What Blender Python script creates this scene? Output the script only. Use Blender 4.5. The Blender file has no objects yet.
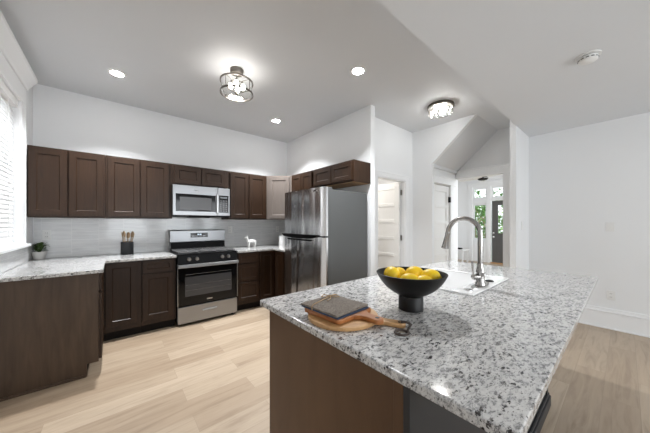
import bpy, bmesh, math, random
from mathutils import Vector, Matrix
PI = math.pi
rnd = random.Random(7)
S = bpy.context.scene
COL = S.collection

# ------------------------------------------------------------------ camera
cd = bpy.data.cameras.new('camera'); cam = bpy.data.objects.new('camera', cd); COL.objects.link(cam)
cd.sensor_width = 36.0; cd.lens = 36.0*252.0/650.0; cd.shift_y = 0.010; cd.clip_start = 0.02
cam.location = (0, 0, 1.32); cam.rotation_euler = (PI/2, 0, -math.atan2(252.0, 300.0))
S.camera = cam
# ------------------------------------------------------------------ world, exposure
wd = bpy.data.worlds.new('world'); S.world = wd; wd.use_nodes = True
bg = wd.node_tree.nodes['Background']; bg.inputs[0].default_value = (0.90, 0.955, 1.0, 1); bg.inputs[1].default_value = 1.35
S.view_settings.view_transform = 'Standard'; S.view_settings.look = 'None'
S.view_settings.exposure = 1.13; S.view_settings.gamma = 1.0; S.view_settings.use_curve_mapping = False
try:
    S.cycles.use_denoising = True
    S.cycles.max_bounces = 10; S.cycles.diffuse_bounces = 6; S.cycles.transparent_max_bounces = 16
    S.cycles.sample_clamp_indirect = 6.0; S.cycles.caustics_reflective = False; S.cycles.caustics_refractive = False
except Exception: pass
DOWNLIGHT_E = 42.0
DRUM_E = 27.0
FLUSH_E = 55.0
DOWN_W = 15.0
REAR_FILL_W = 11.2

def area(name, loc, rot, sx, sy, power, col=(1, 1, 1)):
    l = bpy.data.lights.new(name, 'AREA'); l.shape = 'RECTANGLE'; l.size = sx; l.size_y = sy; l.energy = power; l.color = col
    o = bpy.data.objects.new(name, l); o.location = loc; o.rotation_euler = rot; COL.objects.link(o); return o
# daylight entering through the kitchen window (just outside the glass, shining in)
area('window_daylight', (-0.95, 3.03, 1.80), (0, -PI/2, 0), 1.35, 1.4, 8, (0.93, 0.97, 1.0))
for i_, wx_ in enumerate((0.45, 2.0, 3.55)):
    area('rear_fill_light', (wx_, -3.22, 1.45), (PI/2-0.3, 0, 0), 1.1, 1.5, REAR_FILL_W, (0.92, 0.965, 1.0))  # added fill lights behind the camera, set in the rear wall openings
area('far_room_fill', (7.3, -0.6, 1.5), (PI/2, 0, 0), 3.2, 1.8, 17, (0.95, 0.98, 1.0))  # added fill on the unseen open side, brightens the far room
def disk(name, loc, size, power, col):
    l = bpy.data.lights.new(name, 'AREA'); l.shape = 'DISK'; l.size = size; l.spread = math.radians(112); l.energy = power; l.color = col
    o = bpy.data.objects.new(name, l); o.location = loc; COL.objects.link(o); return o
def point(name, loc, power, col, r=0.08):
    l = bpy.data.lights.new(name, 'POINT'); l.energy = power; l.color = col; l.shadow_soft_size = r
    o = bpy.data.objects.new(name, l); o.location = loc; COL.objects.link(o); return o
point('back_room_fill', (3.2, 3.55, 2.5), 15, (1.0, 0.93, 0.84))  # unseen point light added to brighten the room behind the hall door

# ------------------------------------------------------------------ materials
def mat(name, base=(0.8, 0.8, 0.8), rough=0.5, metal=0.0, coat=0.0, coat_r=0.1, spec=0.5, emit=None, es=0.0, trans=0.0):
    m = bpy.data.materials.new(name); m.use_nodes = True
    b = m.node_tree.nodes['Principled BSDF']
    b.inputs['Base Color'].default_value = (*base, 1); b.inputs['Roughness'].default_value = rough
    b.inputs['Metallic'].default_value = metal; b.inputs['Coat Weight'].default_value = coat
    b.inputs['Coat Roughness'].default_value = coat_r; b.inputs['Specular IOR Level'].default_value = spec
    b.inputs['Transmission Weight'].default_value = trans
    if emit: b.inputs['Emission Color'].default_value = (*emit, 1); b.inputs['Emission Strength'].default_value = es
    return m
def nt(m): return m.node_tree, m.node_tree.nodes['Principled BSDF']
def node(t, k, **kw):
    n = t.nodes.new(k)
    for a, v in kw.items():
        if a in n.inputs.keys(): n.inputs[a].default_value = v
        else: setattr(n, a, v)
    return n
def mapping(t, scale=(1, 1, 1), rot=(0, 0, 0), loc=(0, 0, 0)):
    tc = t.nodes.new('ShaderNodeTexCoord'); mp = t.nodes.new('ShaderNodeMapping')
    mp.inputs['Scale'].default_value = scale; mp.inputs['Rotation'].default_value = rot; mp.inputs['Location'].default_value = loc
    t.links.new(tc.outputs['Object'], mp.inputs['Vector']); return mp.outputs['Vector']
def noise(t, vec, scale, detail=4, rough=0.5, dist=0.0):
    n = t.nodes.new('ShaderNodeTexNoise'); n.inputs['Scale'].default_value = scale; n.inputs['Detail'].default_value = detail
    n.inputs['Roughness'].default_value = rough; n.inputs['Distortion'].default_value = dist
    t.links.new(vec, n.inputs['Vector']); return n.outputs['Fac']
def ramp(t, fac, stops, interp='LINEAR'):
    r = t.nodes.new('ShaderNodeValToRGB'); r.color_ramp.interpolation = interp
    e = r.color_ramp.elements
    while len(e) < len(stops): e.new(0.5)
    for i, (p, c) in enumerate(stops):
        e[i].position = p; e[i].color = (*c, 1) if len(c) == 3 else c
    t.links.new(fac, r.inputs['Fac']); return r.outputs['Color']
def mix(t, fac, a, b, blend='MIX'):
    n = t.nodes.new('ShaderNodeMix'); n.data_type = 'RGBA'; n.blend_type = blend
    for v, i in ((fac, 0), (a, 6), (b, 7)):
        if hasattr(v, 'links') or hasattr(v, 'is_linked'): t.links.new(v, n.inputs[i])
        elif isinstance(v, (int, float)): n.inputs[i].default_value = v
        else: n.inputs[i].default_value = (*v, 1)
    return n.outputs[2]
def bump(t, b, h, strength=0.1, dist=0.01):
    n = t.nodes.new('ShaderNodeBump'); n.inputs['Strength'].default_value = strength; n.inputs['Distance'].default_value = dist
    t.links.new(h, n.inputs['Height']); t.links.new(n.outputs['Normal'], b.inputs['Normal'])

def paint(name, c, rough=0.6):
    m = mat(name, c, rough); t, b = nt(m); v = mapping(t)
    f = noise(t, v, 1.3, 3); t.links.new(ramp(t, f, [(0.3, tuple(x*0.985 for x in c)), (0.7, c)]), b.inputs['Base Color'])
    bump(t, b, noise(t, v, 260, 2), 0.04, 0.001); return m
WALL = paint('wall_paint', (0.80, 0.81, 0.82))
CEIL = paint('ceiling_paint', (0.69, 0.705, 0.725), 0.7)
TRIM = paint('white_trim_paint', (0.84, 0.85, 0.86), 0.35)
WDOOR = paint('white_door_paint', (0.78, 0.775, 0.76), 0.4)

def wood(name, dark, light, sc=(14, 14, 1.2), rough=0.38, coat=0.5, cr=0.22, spec=0.5):
    m = mat(name, dark, rough, coat=coat, coat_r=cr, spec=spec); t, b = nt(m); v = mapping(t, sc)
    f = noise(t, v, 3.0, 6, 0.6, 0.6); g = noise(t, mapping(t, (2.2, 2.2, 1.0)), 1.4, 2)
    c1 = ramp(t, f, [(0.3, dark), (0.72, light)])
    t.links.new(mix(t, 0.25, c1, ramp(t, g, [(0.3, dark), (0.7, light)])), b.inputs['Base Color'])
    bump(t, b, f, 0.08, 0.002); return m
ESP = wood('espresso_wood', (0.0155, 0.0068, 0.0030), (0.036, 0.0172, 0.0082), rough=0.45, coat=0.12, cr=0.25, spec=0.25)
GLARE_WOOD = wood('window_glare_wood', (0.11, 0.09, 0.078), (0.155, 0.13, 0.115), rough=0.4, coat=0.2, cr=0.25)  # window glare on the corner cabinet, put into the wood colour
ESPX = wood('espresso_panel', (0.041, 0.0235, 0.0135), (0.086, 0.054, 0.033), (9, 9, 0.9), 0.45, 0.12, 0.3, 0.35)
ISLP = wood('island_brown_panel', (0.080, 0.038, 0.016), (0.122, 0.062, 0.028), (3, 3, 0.8), 0.45, 0.12, 0.3, 0.3)
PLY = wood('plywood_underside', (0.30, 0.17, 0.08), (0.42, 0.26, 0.13), (3, 12, 3), 0.6, 0.0)
CHAR = mat('charcoal_paint', (0.024, 0.025, 0.027), 0.42, spec=0.35)
TOEK = mat('dark_toe_kick', (0.008, 0.005, 0.004), 0.6, spec=0.2)

def granite_mat(name, k=1.0):
    m = mat(name, (0.6, 0.6, 0.6), 0.11, coat=0.3, coat_r=0.04); t, b = nt(m)
    A = 0.70
    v = mapping(t, (1, 1, 1), (0, 0, A)); vs = mapping(t, (0.62, 1.25, 1.0), (0, 0, A))
    big = noise(t, v, 9*k, 5, 0.62, 0.4); mid = noise(t, vs, 52*k, 6, 0.75, 0.4)
    base = ramp(t, mid, [(0.35, (0.08, 0.08, 0.085)), (0.43, (0.27, 0.27, 0.275)), (0.49, (0.60, 0.595, 0.585)), (0.72, (0.76, 0.75, 0.735))])
    base = mix(t, 0.22, base, ramp(t, big, [(0.35, (0.36, 0.36, 0.365)), (0.65, (0.70, 0.685, 0.66))]))
    vo = node(t, 'ShaderNodeTexVoronoi', Scale=58.0*k, Randomness=1.0); wv = noise(t, vs, 70*k, 3, 0.6)
    # jitter the voronoi lookup so flecks are ragged
    add = t.nodes.new('ShaderNodeVectorMath'); add.operation = 'MULTIPLY_ADD'
    nz = t.nodes.new('ShaderNodeTexNoise'); nz.inputs['Scale'].default_value = 85*k; nz.inputs['Detail'].default_value = 3
    t.links.new(vs, nz.inputs['Vector']); t.links.new(nz.outputs['Color'], add.inputs[0]); add.inputs[1].default_value = (0.022, 0.022, 0.022)
    t.links.new(vs, add.inputs[2]); t.links.new(add.outputs[0], vo.inputs['Vector'])
    fleck = ramp(t, vo.outputs['Distance'], [(0.30, (1, 1, 1)), (0.42, (0, 0, 0))])
    msk = ramp(t, noise(t, v, 26*k, 4, 0.7), [(0.50, (0, 0, 0)), (0.54, (1, 1, 1))])
    mul = mix(t, 1.0, fleck, msk, 'MULTIPLY')
    fine = ramp(t, noise(t, vs, 130*k, 3, 0.7), [(0.57, (0, 0, 0)), (0.64, (0.85, 0.85, 0.85))])
    c = mix(t, mul, base, (0.035, 0.031, 0.031)); c = mix(t, fine, c, (0.16, 0.155, 0.15))
    t.links.new(c, b.inputs['Base Color']); return m
GRAN = granite_mat('speckled_granite', 1.1)

def floor_mat():
    m = mat('plank_floor', (0.5, 0.4, 0.3), 0.42, coat=0.12, coat_r=0.3); t, b = nt(m)
    v = mapping(t, (1, 1, 1), (0, 0, 0), (0.35, 0.07, 0))
    br = t.nodes.new('ShaderNodeTexBrick'); br.offset = 0.37; br.offset_frequency = 2; br.squash = 1
    br.inputs['Scale'].default_value = 1.0; br.inputs['Brick Width'].default_value = 1.22; br.inputs['Row Height'].default_value = 0.18
    br.inputs['Mortar Size'].default_value = 0.0012; br.inputs['Mortar Smooth'].default_value = 0.3; br.inputs['Bias'].default_value = 0
    br.inputs['Color1'].default_value = (0, 0, 0, 1); br.inputs['Color2'].default_value = (1, 1, 1, 1); br.inputs['Mortar'].default_value = (0.5, 0.5, 0.5, 1)
    t.links.new(v, br.inputs['Vector'])
    tone = ramp(t, br.outputs['Color'], [(0.0, (0.36, 0.275, 0.195)), (0.5, (0.42, 0.332, 0.243)), (1.0, (0.48, 0.388, 0.292))])
    sh = t.nodes.new('ShaderNodeVectorMath'); sh.operation = 'MULTIPLY_ADD'; sh.inputs[1].default_value = (7, 5, 0)
    t.links.new(br.outputs['Color'], sh.inputs[0]); t.links.new(v, sh.inputs[2])
    st = t.nodes.new('ShaderNodeVectorMath'); st.operation = 'MULTIPLY'; st.inputs[1].default_value = (0.9, 9.0, 1)
    t.links.new(sh.outputs[0], st.inputs[0])
    g = noise(t, st.outputs[0], 2.2, 6, 0.6, 0.9)
    c = mix(t, 0.75, tone, ramp(t, g, [(0.28, (0.60, 0.55, 0.51)), (0.5, (0.93, 0.91, 0.89)), (0.75, (1.1, 1.1, 1.1))]), 'MULTIPLY')
    c = mix(t, br.outputs['Fac'], c, (0.30, 0.23, 0.165))
    t.links.new(c, b.inputs['Base Color']); bump(t, b, g, 0.05, 0.002); return m
FLOOR = floor_mat()

def tile_mat():
    m = mat('grey_glass_tile', (0.5, 0.5, 0.5), 0.17, coat=0.5, coat_r=0.08); t, b = nt(m)
    tc = t.nodes.new('ShaderNodeTexCoord'); sp = t.nodes.new('ShaderNodeSeparateXYZ'); cb = t.nodes.new('ShaderNodeCombineXYZ')
    t.links.new(tc.outputs['Object'], sp.inputs[0])
    ad = t.nodes.new('ShaderNodeMath'); ad.operation = 'ADD'; t.links.new(sp.outputs[0], ad.inputs[0]); t.links.new(sp.outputs[1], ad.inputs[1])
    t.links.new(ad.outputs[0], cb.inputs[0]); t.links.new(sp.outputs[2], cb.inputs[1])
    mp = t.nodes.new('ShaderNodeMapping'); mp.inputs['Location'].default_value = (0.02, -0.914+0.102*9, 0); t.links.new(cb.outputs[0], mp.inputs[0])
    br = t.nodes.new('ShaderNodeTexBrick'); br.offset = 0.0; br.inputs['Scale'].default_value = 1.0
    br.inputs['Brick Width'].default_value = 0.247; br.inputs['Row Height'].default_value = 0.102
    br.inputs['Mortar Size'].default_value = 0.0018; br.inputs['Mortar Smooth'].default_value = 0.2
    br.inputs['Color1'].default_value = (0, 0, 0, 1); br.inputs['Color2'].default_value = (1, 1, 1, 1)
    t.links.new(mp.outputs[0], br.inputs['Vector'])
    sh = t.nodes.new('ShaderNodeVectorMath'); sh.operation = 'MULTIPLY_ADD'; sh.inputs[1].default_value = (3, 9, 0)
    t.links.new(br.outputs['Color'], sh.inputs[0]); t.links.new(mp.outputs[0], sh.inputs[2])
    st = t.nodes.new('ShaderNodeVectorMath'); st.operation = 'MULTIPLY'; st.inputs[1].default_value = (1.2, 13.0, 1); t.links.new(sh.outputs[0], st.inputs[0])
    g = noise(t, st.outputs[0], 3.0, 4, 0.55, 0.6)
    c = ramp(t, g, [(0.28, (0.60, 0.605, 0.615)), (0.55, (0.69, 0.695, 0.70)), (0.78, (0.75, 0.755, 0.76))])
    c = mix(t, br.outputs['Fac'], c, (0.78, 0.78, 0.78))
    t.links.new(c, b.inputs['Base Color'])
    inv = t.nodes.new('ShaderNodeMath'); inv.operation = 'SUBTRACT'; inv.inputs[0].default_value = 1; t.links.new(br.outputs['Fac'], inv.inputs[1])
    bump(t, b, inv.outputs[0], 0.25, 0.002); return m
TILE = tile_mat()

def steel(name, c, rough, wave=0.0, sc=(60, 60, 0.6)):
    m = mat(name, c, rough, metal=1.0); t, b = nt(m)
    f = noise(t, mapping(t, sc), 6, 3, 0.6)
    t.links.new(ramp(t, f, [(0.3, (rough*0.85,)*3), (0.7, (rough*1.2,)*3)]), b.inputs['Roughness'])
    if wave: bump(t, b, noise(t, mapping(t, (5.5, 5.5, 0.35)), 1.3, 1, 0.3, 0.3), wave, 0.05)
    return m
STEEL = steel('brushed_stainless', (0.50, 0.50, 0.50), 0.28)
STEELF = steel('stainless_door_skin', (0.78, 0.78, 0.785), 0.2, 0.6)
STEELH = steel('stainless_horizontal', (0.34, 0.345, 0.355), 0.34, 0, (0.6, 60, 60))
NICK = mat('brushed_nickel', (0.42, 0.405, 0.39), 0.2, metal=1.0)
BRONZE = mat('aged_nickel', (0.20, 0.185, 0.165), 0.35, metal=1.0)
CHROME = mat('chrome', (0.7, 0.7, 0.7), 0.08, metal=1.0)
FSIDE = mat('fridge_side_grey', (0.080, 0.083, 0.083), 0.45)
BLK = mat('black_enamel', (0.003, 0.003, 0.0034), 0.35, spec=0.1)
BLKM = mat('black_matte', (0.008, 0.008, 0.008), 0.5, spec=0.25)
BGLASS = mat('black_glass', (0.003, 0.003, 0.0035), 0.08, spec=0.3)
OVENW = mat('oven_window_glass', (0.055, 0.055, 0.058), 0.15, spec=0.4)
IRON = mat('cast_iron', (0.13, 0.13, 0.132), 0.3, spec=0.8)
GREYW = mat('microwave_window_mesh', (0.085, 0.085, 0.088), 0.25, spec=0.35)
PLAST = mat('white_plastic', (0.78, 0.78, 0.77), 0.35)
CERA = mat('white_ceramic', (0.86, 0.86, 0.86), 0.08, coat=0.5, coat_r=0.03)
FIG = mat('white_glazed_figurine', (0.82, 0.81, 0.80), 0.35)
BOWL = mat('matte_black_bowl', (0.0065, 0.0062, 0.006), 0.4, spec=0.28)
DKG = mat('dark_slot', (0.05, 0.05, 0.05), 0.6)
KNOB = mat('dark_steel_knob', (0.35, 0.35, 0.355), 0.3, metal=1.0)
def lemon_mat():
    m = mat('lemon_skin', (0.85, 0.55, 0.02), 0.38); t, b = nt(m); v = mapping(t)
    f = noise(t, v, 18, 3); t.links.new(ramp(t, f, [(0.3, (0.88, 0.56, 0.008)), (0.7, (0.95, 0.70, 0.02))]), b.inputs['Base Color'])
    bump(t, b, noise(t, v, 260, 2), 0.25, 0.002); return m
LEMON = lemon_mat()
CROCK = mat('charcoal_ribbed_crock', (0.035, 0.036, 0.039), 0.5, spec=0.3)
SPOON = wood('pale_spoon_wood', (0.46, 0.31, 0.18), (0.60, 0.43, 0.27), (20, 20, 3), 0.5, 0)
BLEAF = mat('dark_green_leaf', (0.045, 0.085, 0.018), 0.45)
POT = mat('white_pot', (0.62, 0.61, 0.59), 0.5)
SOIL = mat('potting_soil', (0.03, 0.02, 0.015), 0.9)
BOARD1 = wood('light_maple_board', (0.42, 0.22, 0.085), (0.60, 0.36, 0.16), (2, 16, 6), 0.42, 0.2)
BOARD2 = wood('reddish_acacia_board', (0.22, 0.068, 0.016), (0.46, 0.175, 0.048), (16, 2, 6), 0.4, 0.2)
def linen(name, a, c):
    m = mat(name, a, 0.9); t, b = nt(m); v = mapping(t)
    w1 = node(t, 'ShaderNodeTexWave', Scale=140.0); t.links.new(v, w1.inputs['Vector'])
    f = noise(t, v, 190, 2, 0.7); t.links.new(ramp(t, f, [(0.35, a), (0.65, c)]), b.inputs['Base Color'])
    bump(t, b, w1.outputs['Fac'], 0.25, 0.001); return m
LINEN = linen('grey_linen', (0.11, 0.09, 0.072), (0.28, 0.24, 0.205))
NAVY = linen('navy_linen', (0.030, 0.045, 0.085), (0.06, 0.085, 0.14))
TWINE = mat('jute_twine', (0.42, 0.29, 0.17), 0.9)
LEATH = mat('dark_leather', (0.045, 0.032, 0.026), 0.6)
FRONTD = mat('charcoal_door_paint', (0.085, 0.083, 0.080), 0.4)
OAK = mat('oak_threshold', (0.45, 0.24, 0.10), 0.5)
FABR = mat('blind_slat', (0.88, 0.88, 0.88), 0.5)
def slat_mat():
    m = bpy.data.materials.new('translucent_white_slat'); m.use_nodes = True; t = m.node_tree
    b = t.nodes['Principled BSDF']; b.inputs['Base Color'].default_value = (0.86, 0.86, 0.86, 1); b.inputs['Roughness'].default_value = 0.5
    tr = t.nodes.new('ShaderNodeBsdfTranslucent'); tr.inputs[0].default_value = (0.9, 0.9, 0.9, 1)
    mx = t.nodes.new('ShaderNodeMixShader'); mx.inputs[0].default_value = 0.06; o = t.nodes['Material Output']
    t.links.new(b.outputs[0], mx.inputs[1]); t.links.new(tr.outputs[0], mx.inputs[2]); t.links.new(mx.outputs[0], o.inputs[0]); return m
SLAT = slat_mat()
def glass_mat(name, tint=(1, 1, 1), refl=0.12):
    m = bpy.data.materials.new(name); m.use_nodes = True; t = m.node_tree
    t.nodes.remove(t.nodes['Principled BSDF'])
    tr = t.nodes.new('ShaderNodeBsdfTransparent'); tr.inputs[0].default_value = (*tint, 1)
    gl = t.nodes.new('ShaderNodeBsdfGlossy'); gl.inputs['Roughness'].default_value = 0.03
    lw = t.nodes.new('ShaderNodeLayerWeight'); lw.inputs[0].default_value = refl*3
    mx = t.nodes.new('ShaderNodeMixShader'); o = t.nodes['Material Output']
    t.links.new(lw.outputs['Fresnel'], mx.inputs[0]); t.links.new(tr.outputs[0], mx.inputs[1]); t.links.new(gl.outputs[0], mx.inputs[2]); t.links.new(mx.outputs[0], o.inputs[0]); return m
GLASS = glass_mat('clear_glass', (0.97, 0.98, 0.98), 0.1)
SEEDY = glass_mat('lamp_glass', (0.95, 0.955, 0.955), 0.10)
def emis(name, c, s):
    m = bpy.data.materials.new(name); m.use_nodes = True; t = m.node_tree; t.nodes.remove(t.nodes['Principled BSDF'])
    e = t.nodes.new('ShaderNodeEmission'); e.inputs[0].default_value = (*c, 1); e.inputs[1].default_value = s
    t.links.new(e.outputs[0], t.nodes['Material Output'].inputs[0]); return m
LED = emis('led_lens', (1.0, 0.97, 0.93), DOWNLIGHT_E)
BULB = emis('warm_bulb', (1.0, 0.95, 0.88), DRUM_E)
BULB2 = emis('flush_bulb', (1.0, 0.98, 0.95), FLUSH_E)
LCD = mat('display_panel', (0.01, 0.01, 0.012), 0.1, emit=(0.8, 0.9, 1), es=0.0)
DIG = mat('display_digits', (0.6, 0.65, 0.7), 0.4, emit=(0.7, 0.85, 1), es=0.6)

# ------------------------------------------------------------------ geometry helpers
class MB:
    def __init__(s): s.bm = bmesh.new(); s.mi = 0; s.tag = {}
    def _add(s, r, M=None):
        vs = r['verts']
        if M is not None: bmesh.ops.transform(s.bm, matrix=M, verts=vs)
        fs = {f for v in vs for f in v.link_faces}
        for f in fs: f.material_index = s.mi
        return vs
    def box(s, x0, x1, y0, y1, z0, z1, M=None):
        m = Matrix.Translation(((x0+x1)/2, (y0+y1)/2, (z0+z1)/2)) @ Matrix.Diagonal((abs(x1-x0), abs(y1-y0), abs(z1-z0), 1))
        if M is not None: m = M @ m
        return s._add(bmesh.ops.create_cube(s.bm, size=1.0), m)
    def cyl(s, p, q, r, r2=None, n=24):
        p, q = Vector(p), Vector(q); d = q-p; L = d.length
        m = Matrix.Translation((p+q)/2) @ d.to_track_quat('Z', 'Y').to_matrix().to_4x4()
        return s._add(bmesh.ops.create_cone(s.bm, cap_ends=True, segments=n, radius1=r, radius2=r if r2 is None else r2, depth=L), m)
    def sph(s, c, r, sc=(1, 1, 1), M=None, u=20, v=12):
        m = Matrix.Translation(c) @ (M or Matrix.Identity(4)) @ Matrix.Diagonal((*sc, 1))
        return s._add(bmesh.ops.create_uvsphere(s.bm, u_segments=u, v_segments=v, radius=r), m)
    def lathe(s, prof, c=(0, 0, 0), n=32, M=None):
        rings = []
        for r, z in prof:
            ring = []
            for i in range(n):
                a = 2*PI*i/n; v = Vector((r*math.cos(a), r*math.sin(a), z))
                if M is not None: v = M @ v
                ring.append(s.bm.verts.new(v+Vector(c)))
            rings.append(ring)
        for k in range(len(rings)-1):
            for i in range(n):
                f = s.bm.faces.new((rings[k][i], rings[k][(i+1) % n], rings[k+1][(i+1) % n], rings[k+1][i])); f.material_index = s.mi
        for ring, rev, rad in ((rings[0], True, prof[0][0]), (rings[-1], False, prof[-1][0])):
            if rad > 0.01: continue
            f = s.bm.faces.new(ring[::-1] if rev else ring); f.material_index = s.mi
    def tube(s, pts, r, n=12, cap=True, closed=False):
        pts = [Vector(p) for p in pts]; N = len(pts); rs = r if isinstance(r, (list, tuple)) else [r]*N
        rings = []; up = None
        for k in range(N):
            if closed: t = (pts[(k+1) % N]-pts[k-1]).normalized()
            else: t = (pts[min(k+1, N-1)]-pts[max(k-1, 0)]).normalized()
            if up is None: up = t.orthogonal().normalized()
            else: up = (up-t*up.dot(t)).normalized()
            w = t.cross(up)
            rings.append([s.bm.verts.new(pts[k]+(up*math.cos(2*PI*i/n)+w*math.sin(2*PI*i/n))*rs[k]) for i in range(n)])
        K = N if closed else N-1
        for k in range(K):
            a, b = rings[k], rings[(k+1) % N]
            for i in range(n):
                f = s.bm.faces.new((a[i], a[(i+1) % n], b[(i+1) % n], b[i])); f.material_index = s.mi
        if cap and not closed:
            f = s.bm.faces.new(rings[0][::-1]); f.material_index = s.mi; f = s.bm.faces.new(rings[-1]); f.material_index = s.mi
    def prism(s, poly, a0, a1, axis='x'):
        def P(u, v, a):
            return (a, u, v) if axis == 'x' else (u, a, v) if axis == 'y' else (u, v, a)
        A = [s.bm.verts.new(P(u, v, a0)) for u, v in poly]; B = [s.bm.verts.new(P(u, v, a1)) for u, v in poly]
        n = len(poly); fs = [s.bm.faces.new(A[::-1]), s.bm.faces.new(B)]
        for i in range(n): fs.append(s.bm.faces.new((A[i], A[(i+1) % n], B[(i+1) % n], B[i])))
        for f in fs: f.material_index = s.mi
    def ring_slab(s, outer, inner, z0, z1):
        vs = {}
        for nm, P in (('o', outer), ('i', inner)):
            for zz in (z0, z1): vs[nm, zz] = [s.bm.verts.new((x, y, zz)) for x, y in P]
        n = len(outer)
        for k in range(n):
            j = (k+1) % n
            for q in ((vs['o', z1][k], vs['o', z1][j], vs['i', z1][j], vs['i', z1][k]), (vs['o', z0][k], vs['i', z0][k], vs['i', z0][j], vs['o', z0][j]),
                      (vs['o', z0][k], vs['o', z0][j], vs['o', z1][j], vs['o', z1][k]), (vs['i', z0][k], vs['i', z1][k], vs['i', z1][j], vs['i', z0][j])):
                s.bm.faces.new(q).material_index = s.mi
    def shaker(s, x0, x1, z0, z1, y=0.0, th=0.02, st=0.057, dp=0.008, ch=0.007):
        """recessed-panel door, front face at y facing -y"""
        def R(a, b, c, d, yy): return [s.bm.verts.new(p) for p in ((a, yy, c), (b, yy, c), (b, yy, d), (a, yy, d))]
        e = 0.002
        back = R(x0, x1, z0, z1, y+th); o = R(x0, x1, z0, z1, y+e); o2 = R(x0+e, x1-e, z0+e, z1-e, y)
        st = min(st, (x1-x0)*0.3, (z1-z0)*0.32)
        i = R(x0+st, x1-st, z0+st, z1-st, y); i2 = R(x0+st+ch, x1-st-ch, z0+st+ch, z1-st-ch, y+dp)
        def band(A, B):
            for k in range(4):
                s.bm.faces.new((A[k], A[(k+1) % 4], B[(k+1) % 4], B[k])).material_index = s.mi
        band(back, o); band(o, o2); band(o2, i); band(i, i2); s.bm.faces.new(i2); s.bm.faces.new(back[::-1])

def link(name, bm, mats, parent=None, bevel=0, smooth=False, loc=None, seg=2):
    if isinstance(bm, MB): bm = bm.bm
    bmesh.ops.recalc_face_normals(bm, faces=bm.faces)
    me = bpy.data.meshes.new(name); bm.to_mesh(me); bm.free()
    for m in (mats if isinstance(mats, (list, tuple)) else [mats]): me.materials.append(m)
    if smooth:
        for p in me.polygons: p.use_smooth = True
        try: me.set_sharp_from_angle(angle=math.radians(smooth if smooth > 1 else 40))
        except Exception: pass
    o = bpy.data.objects.new(name, me); COL.objects.link(o)
    if parent is not None: o.parent = parent
    if loc: o.location = loc
    if bevel:
        b = o.modifiers.new('bevel', 'BEVEL'); b.width = bevel; b.segments = seg; b.limit_method = 'ANGLE'; b.angle_limit = math.radians(40)
        b.harden_normals = False
    return o
def tag(o, label, cat, group=None):
    o['label'] = label; o['category'] = cat
    if group: o['group'] = group
    return o
def thing(name, label, cat, loc=(0, 0, 0), rz=0.0, group=None):
    o = bpy.data.objects.new(name, None); COL.objects.link(o); o.location = loc; o.rotation_euler = (0, 0, rz); o.empty_display_size = 0.1
    return tag(o, label, cat, group)
def struct(name, bm, m, parent=None, **k):
    o = link(name, bm, m, parent, **k)
    if parent is None: o['kind'] = 'structure'
    return o
def sempty(name, loc=(0, 0, 0), rz=0):
    o = bpy.data.objects.new(name, None); COL.objects.link(o); o.location = loc; o.rotation_euler = (0, 0, rz); o['kind'] = 'structure'; o.empty_display_size = 0.1; return o
def bx(*a):
    m = MB(); m.box(*a); return m
def boxes(L):
    m = MB()
    for b in L: m.box(*b)
    return m

# ------------------------------------------------------------------ dimensions
LX, BY, WX, RX, HY, SX, EX = -0.70, 4.33, 2.65, 4.74, 2.42, 4.055, 5.05
CH, CL = 2.915, 2.60          # high and low ceilings
BEAM = 0.92                  # y where the ceiling steps down
FX = 9.60                    # far wall with the front door
# ------------------------------------------------------------------ shell
struct('floor', bx(LX-0.1, FX+0.1, -3.2, 4.5, -0.05, 0.0), FLOOR)
struct('ceiling', bx(LX-0.1, FX+0.1, BEAM, 4.5, CH, CH+0.1), CEIL)
struct('ceiling_lower', bx(LX-0.1, RX+0.1, -3.2, BEAM, CL, CH+0.1), CEIL)
WY0, WY1, WZ0, WZ1 = 2.30, 3.76, 1.10, 2.50
wl = struct('wall_left', boxes([(LX-0.14, LX, -3.2, WY0, 0, CH), (LX-0.14, LX, WY1, BY+0.1, 0, CH), (LX-0.14, LX, WY0, WY1, 0, WZ0), (LX-0.14, LX, WY0, WY1, WZ1, CH)]), WALL)
link('backsplash', bx(LX, LX+0.010, 2.84, BY-0.01, 0.916, 1.083), TILE, wl)
wb = struct('wall_back', bx(LX, EX+0.1, BY, BY+0.1, 0, CH), WALL)
link('backsplash', bx(LX+0.011, WX-0.011, BY-0.010, BY, 0.916, 1.40), TILE, wb)
ww = struct('wall_wing', bx(WX, 2.74, 2.20, BY, 0, CH), WALL)
link('backsplash', bx(WX-0.010, WX, 3.13, BY-0.011, 0.916, 1.40), TILE, ww)
struct('wall_hall', boxes([(2.74, 3.07, HY, HY+0.11, 0, CH), (3.83, SX, HY, HY+0.11, 0, CH), (3.07, 3.83, HY, HY+0.11, 2.04, CH)]), WALL)
m = MB(); m.prism([(HY+0.11, 0), (HY+0.11, CH), (1.40, CH), (2.06, 2.308), (2.06, 0)], SX, SX+0.07, 'x'); struct('wall_stair', m, WALL)
m = MB(); m.prism([(2.06, 2.308), (1.40, CH), (1.62, CH), (2.20, 2.38), (2.20, 2.26), (2.06, 2.26)], SX+0.07, EX, 'x'); struct('ceiling_stair_soffit', m, CEIL)
struct('wall_closet', boxes([(SX+0.07, 4.16, 2.10, 2.20, 0, 2.26), (4.80, EX+0.1, 2.10, 2.20, 0, 2.26), (4.16, 4.80, 2.10, 2.20, 2.02, 2.26)]), TRIM)
struct('wall_entry', boxes([(EX, EX+0.1, 0.99, 1.28, 0, CH), (EX, EX+0.1, 1.28, 2.10, 2.16, CH), (EX, EX+0.1, 2.20, BY, 0, CH), (EX, EX+0.1, 2.10, 2.20, 2.26, CH)]), WALL)
struct('wall_stub', bx(SX, EX, BEAM, 0.99, 0, CH), WALL)
struct('wall_right', bx(RX, RX+0.1, -3.2, BEAM, 0, CL), WALL)
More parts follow.
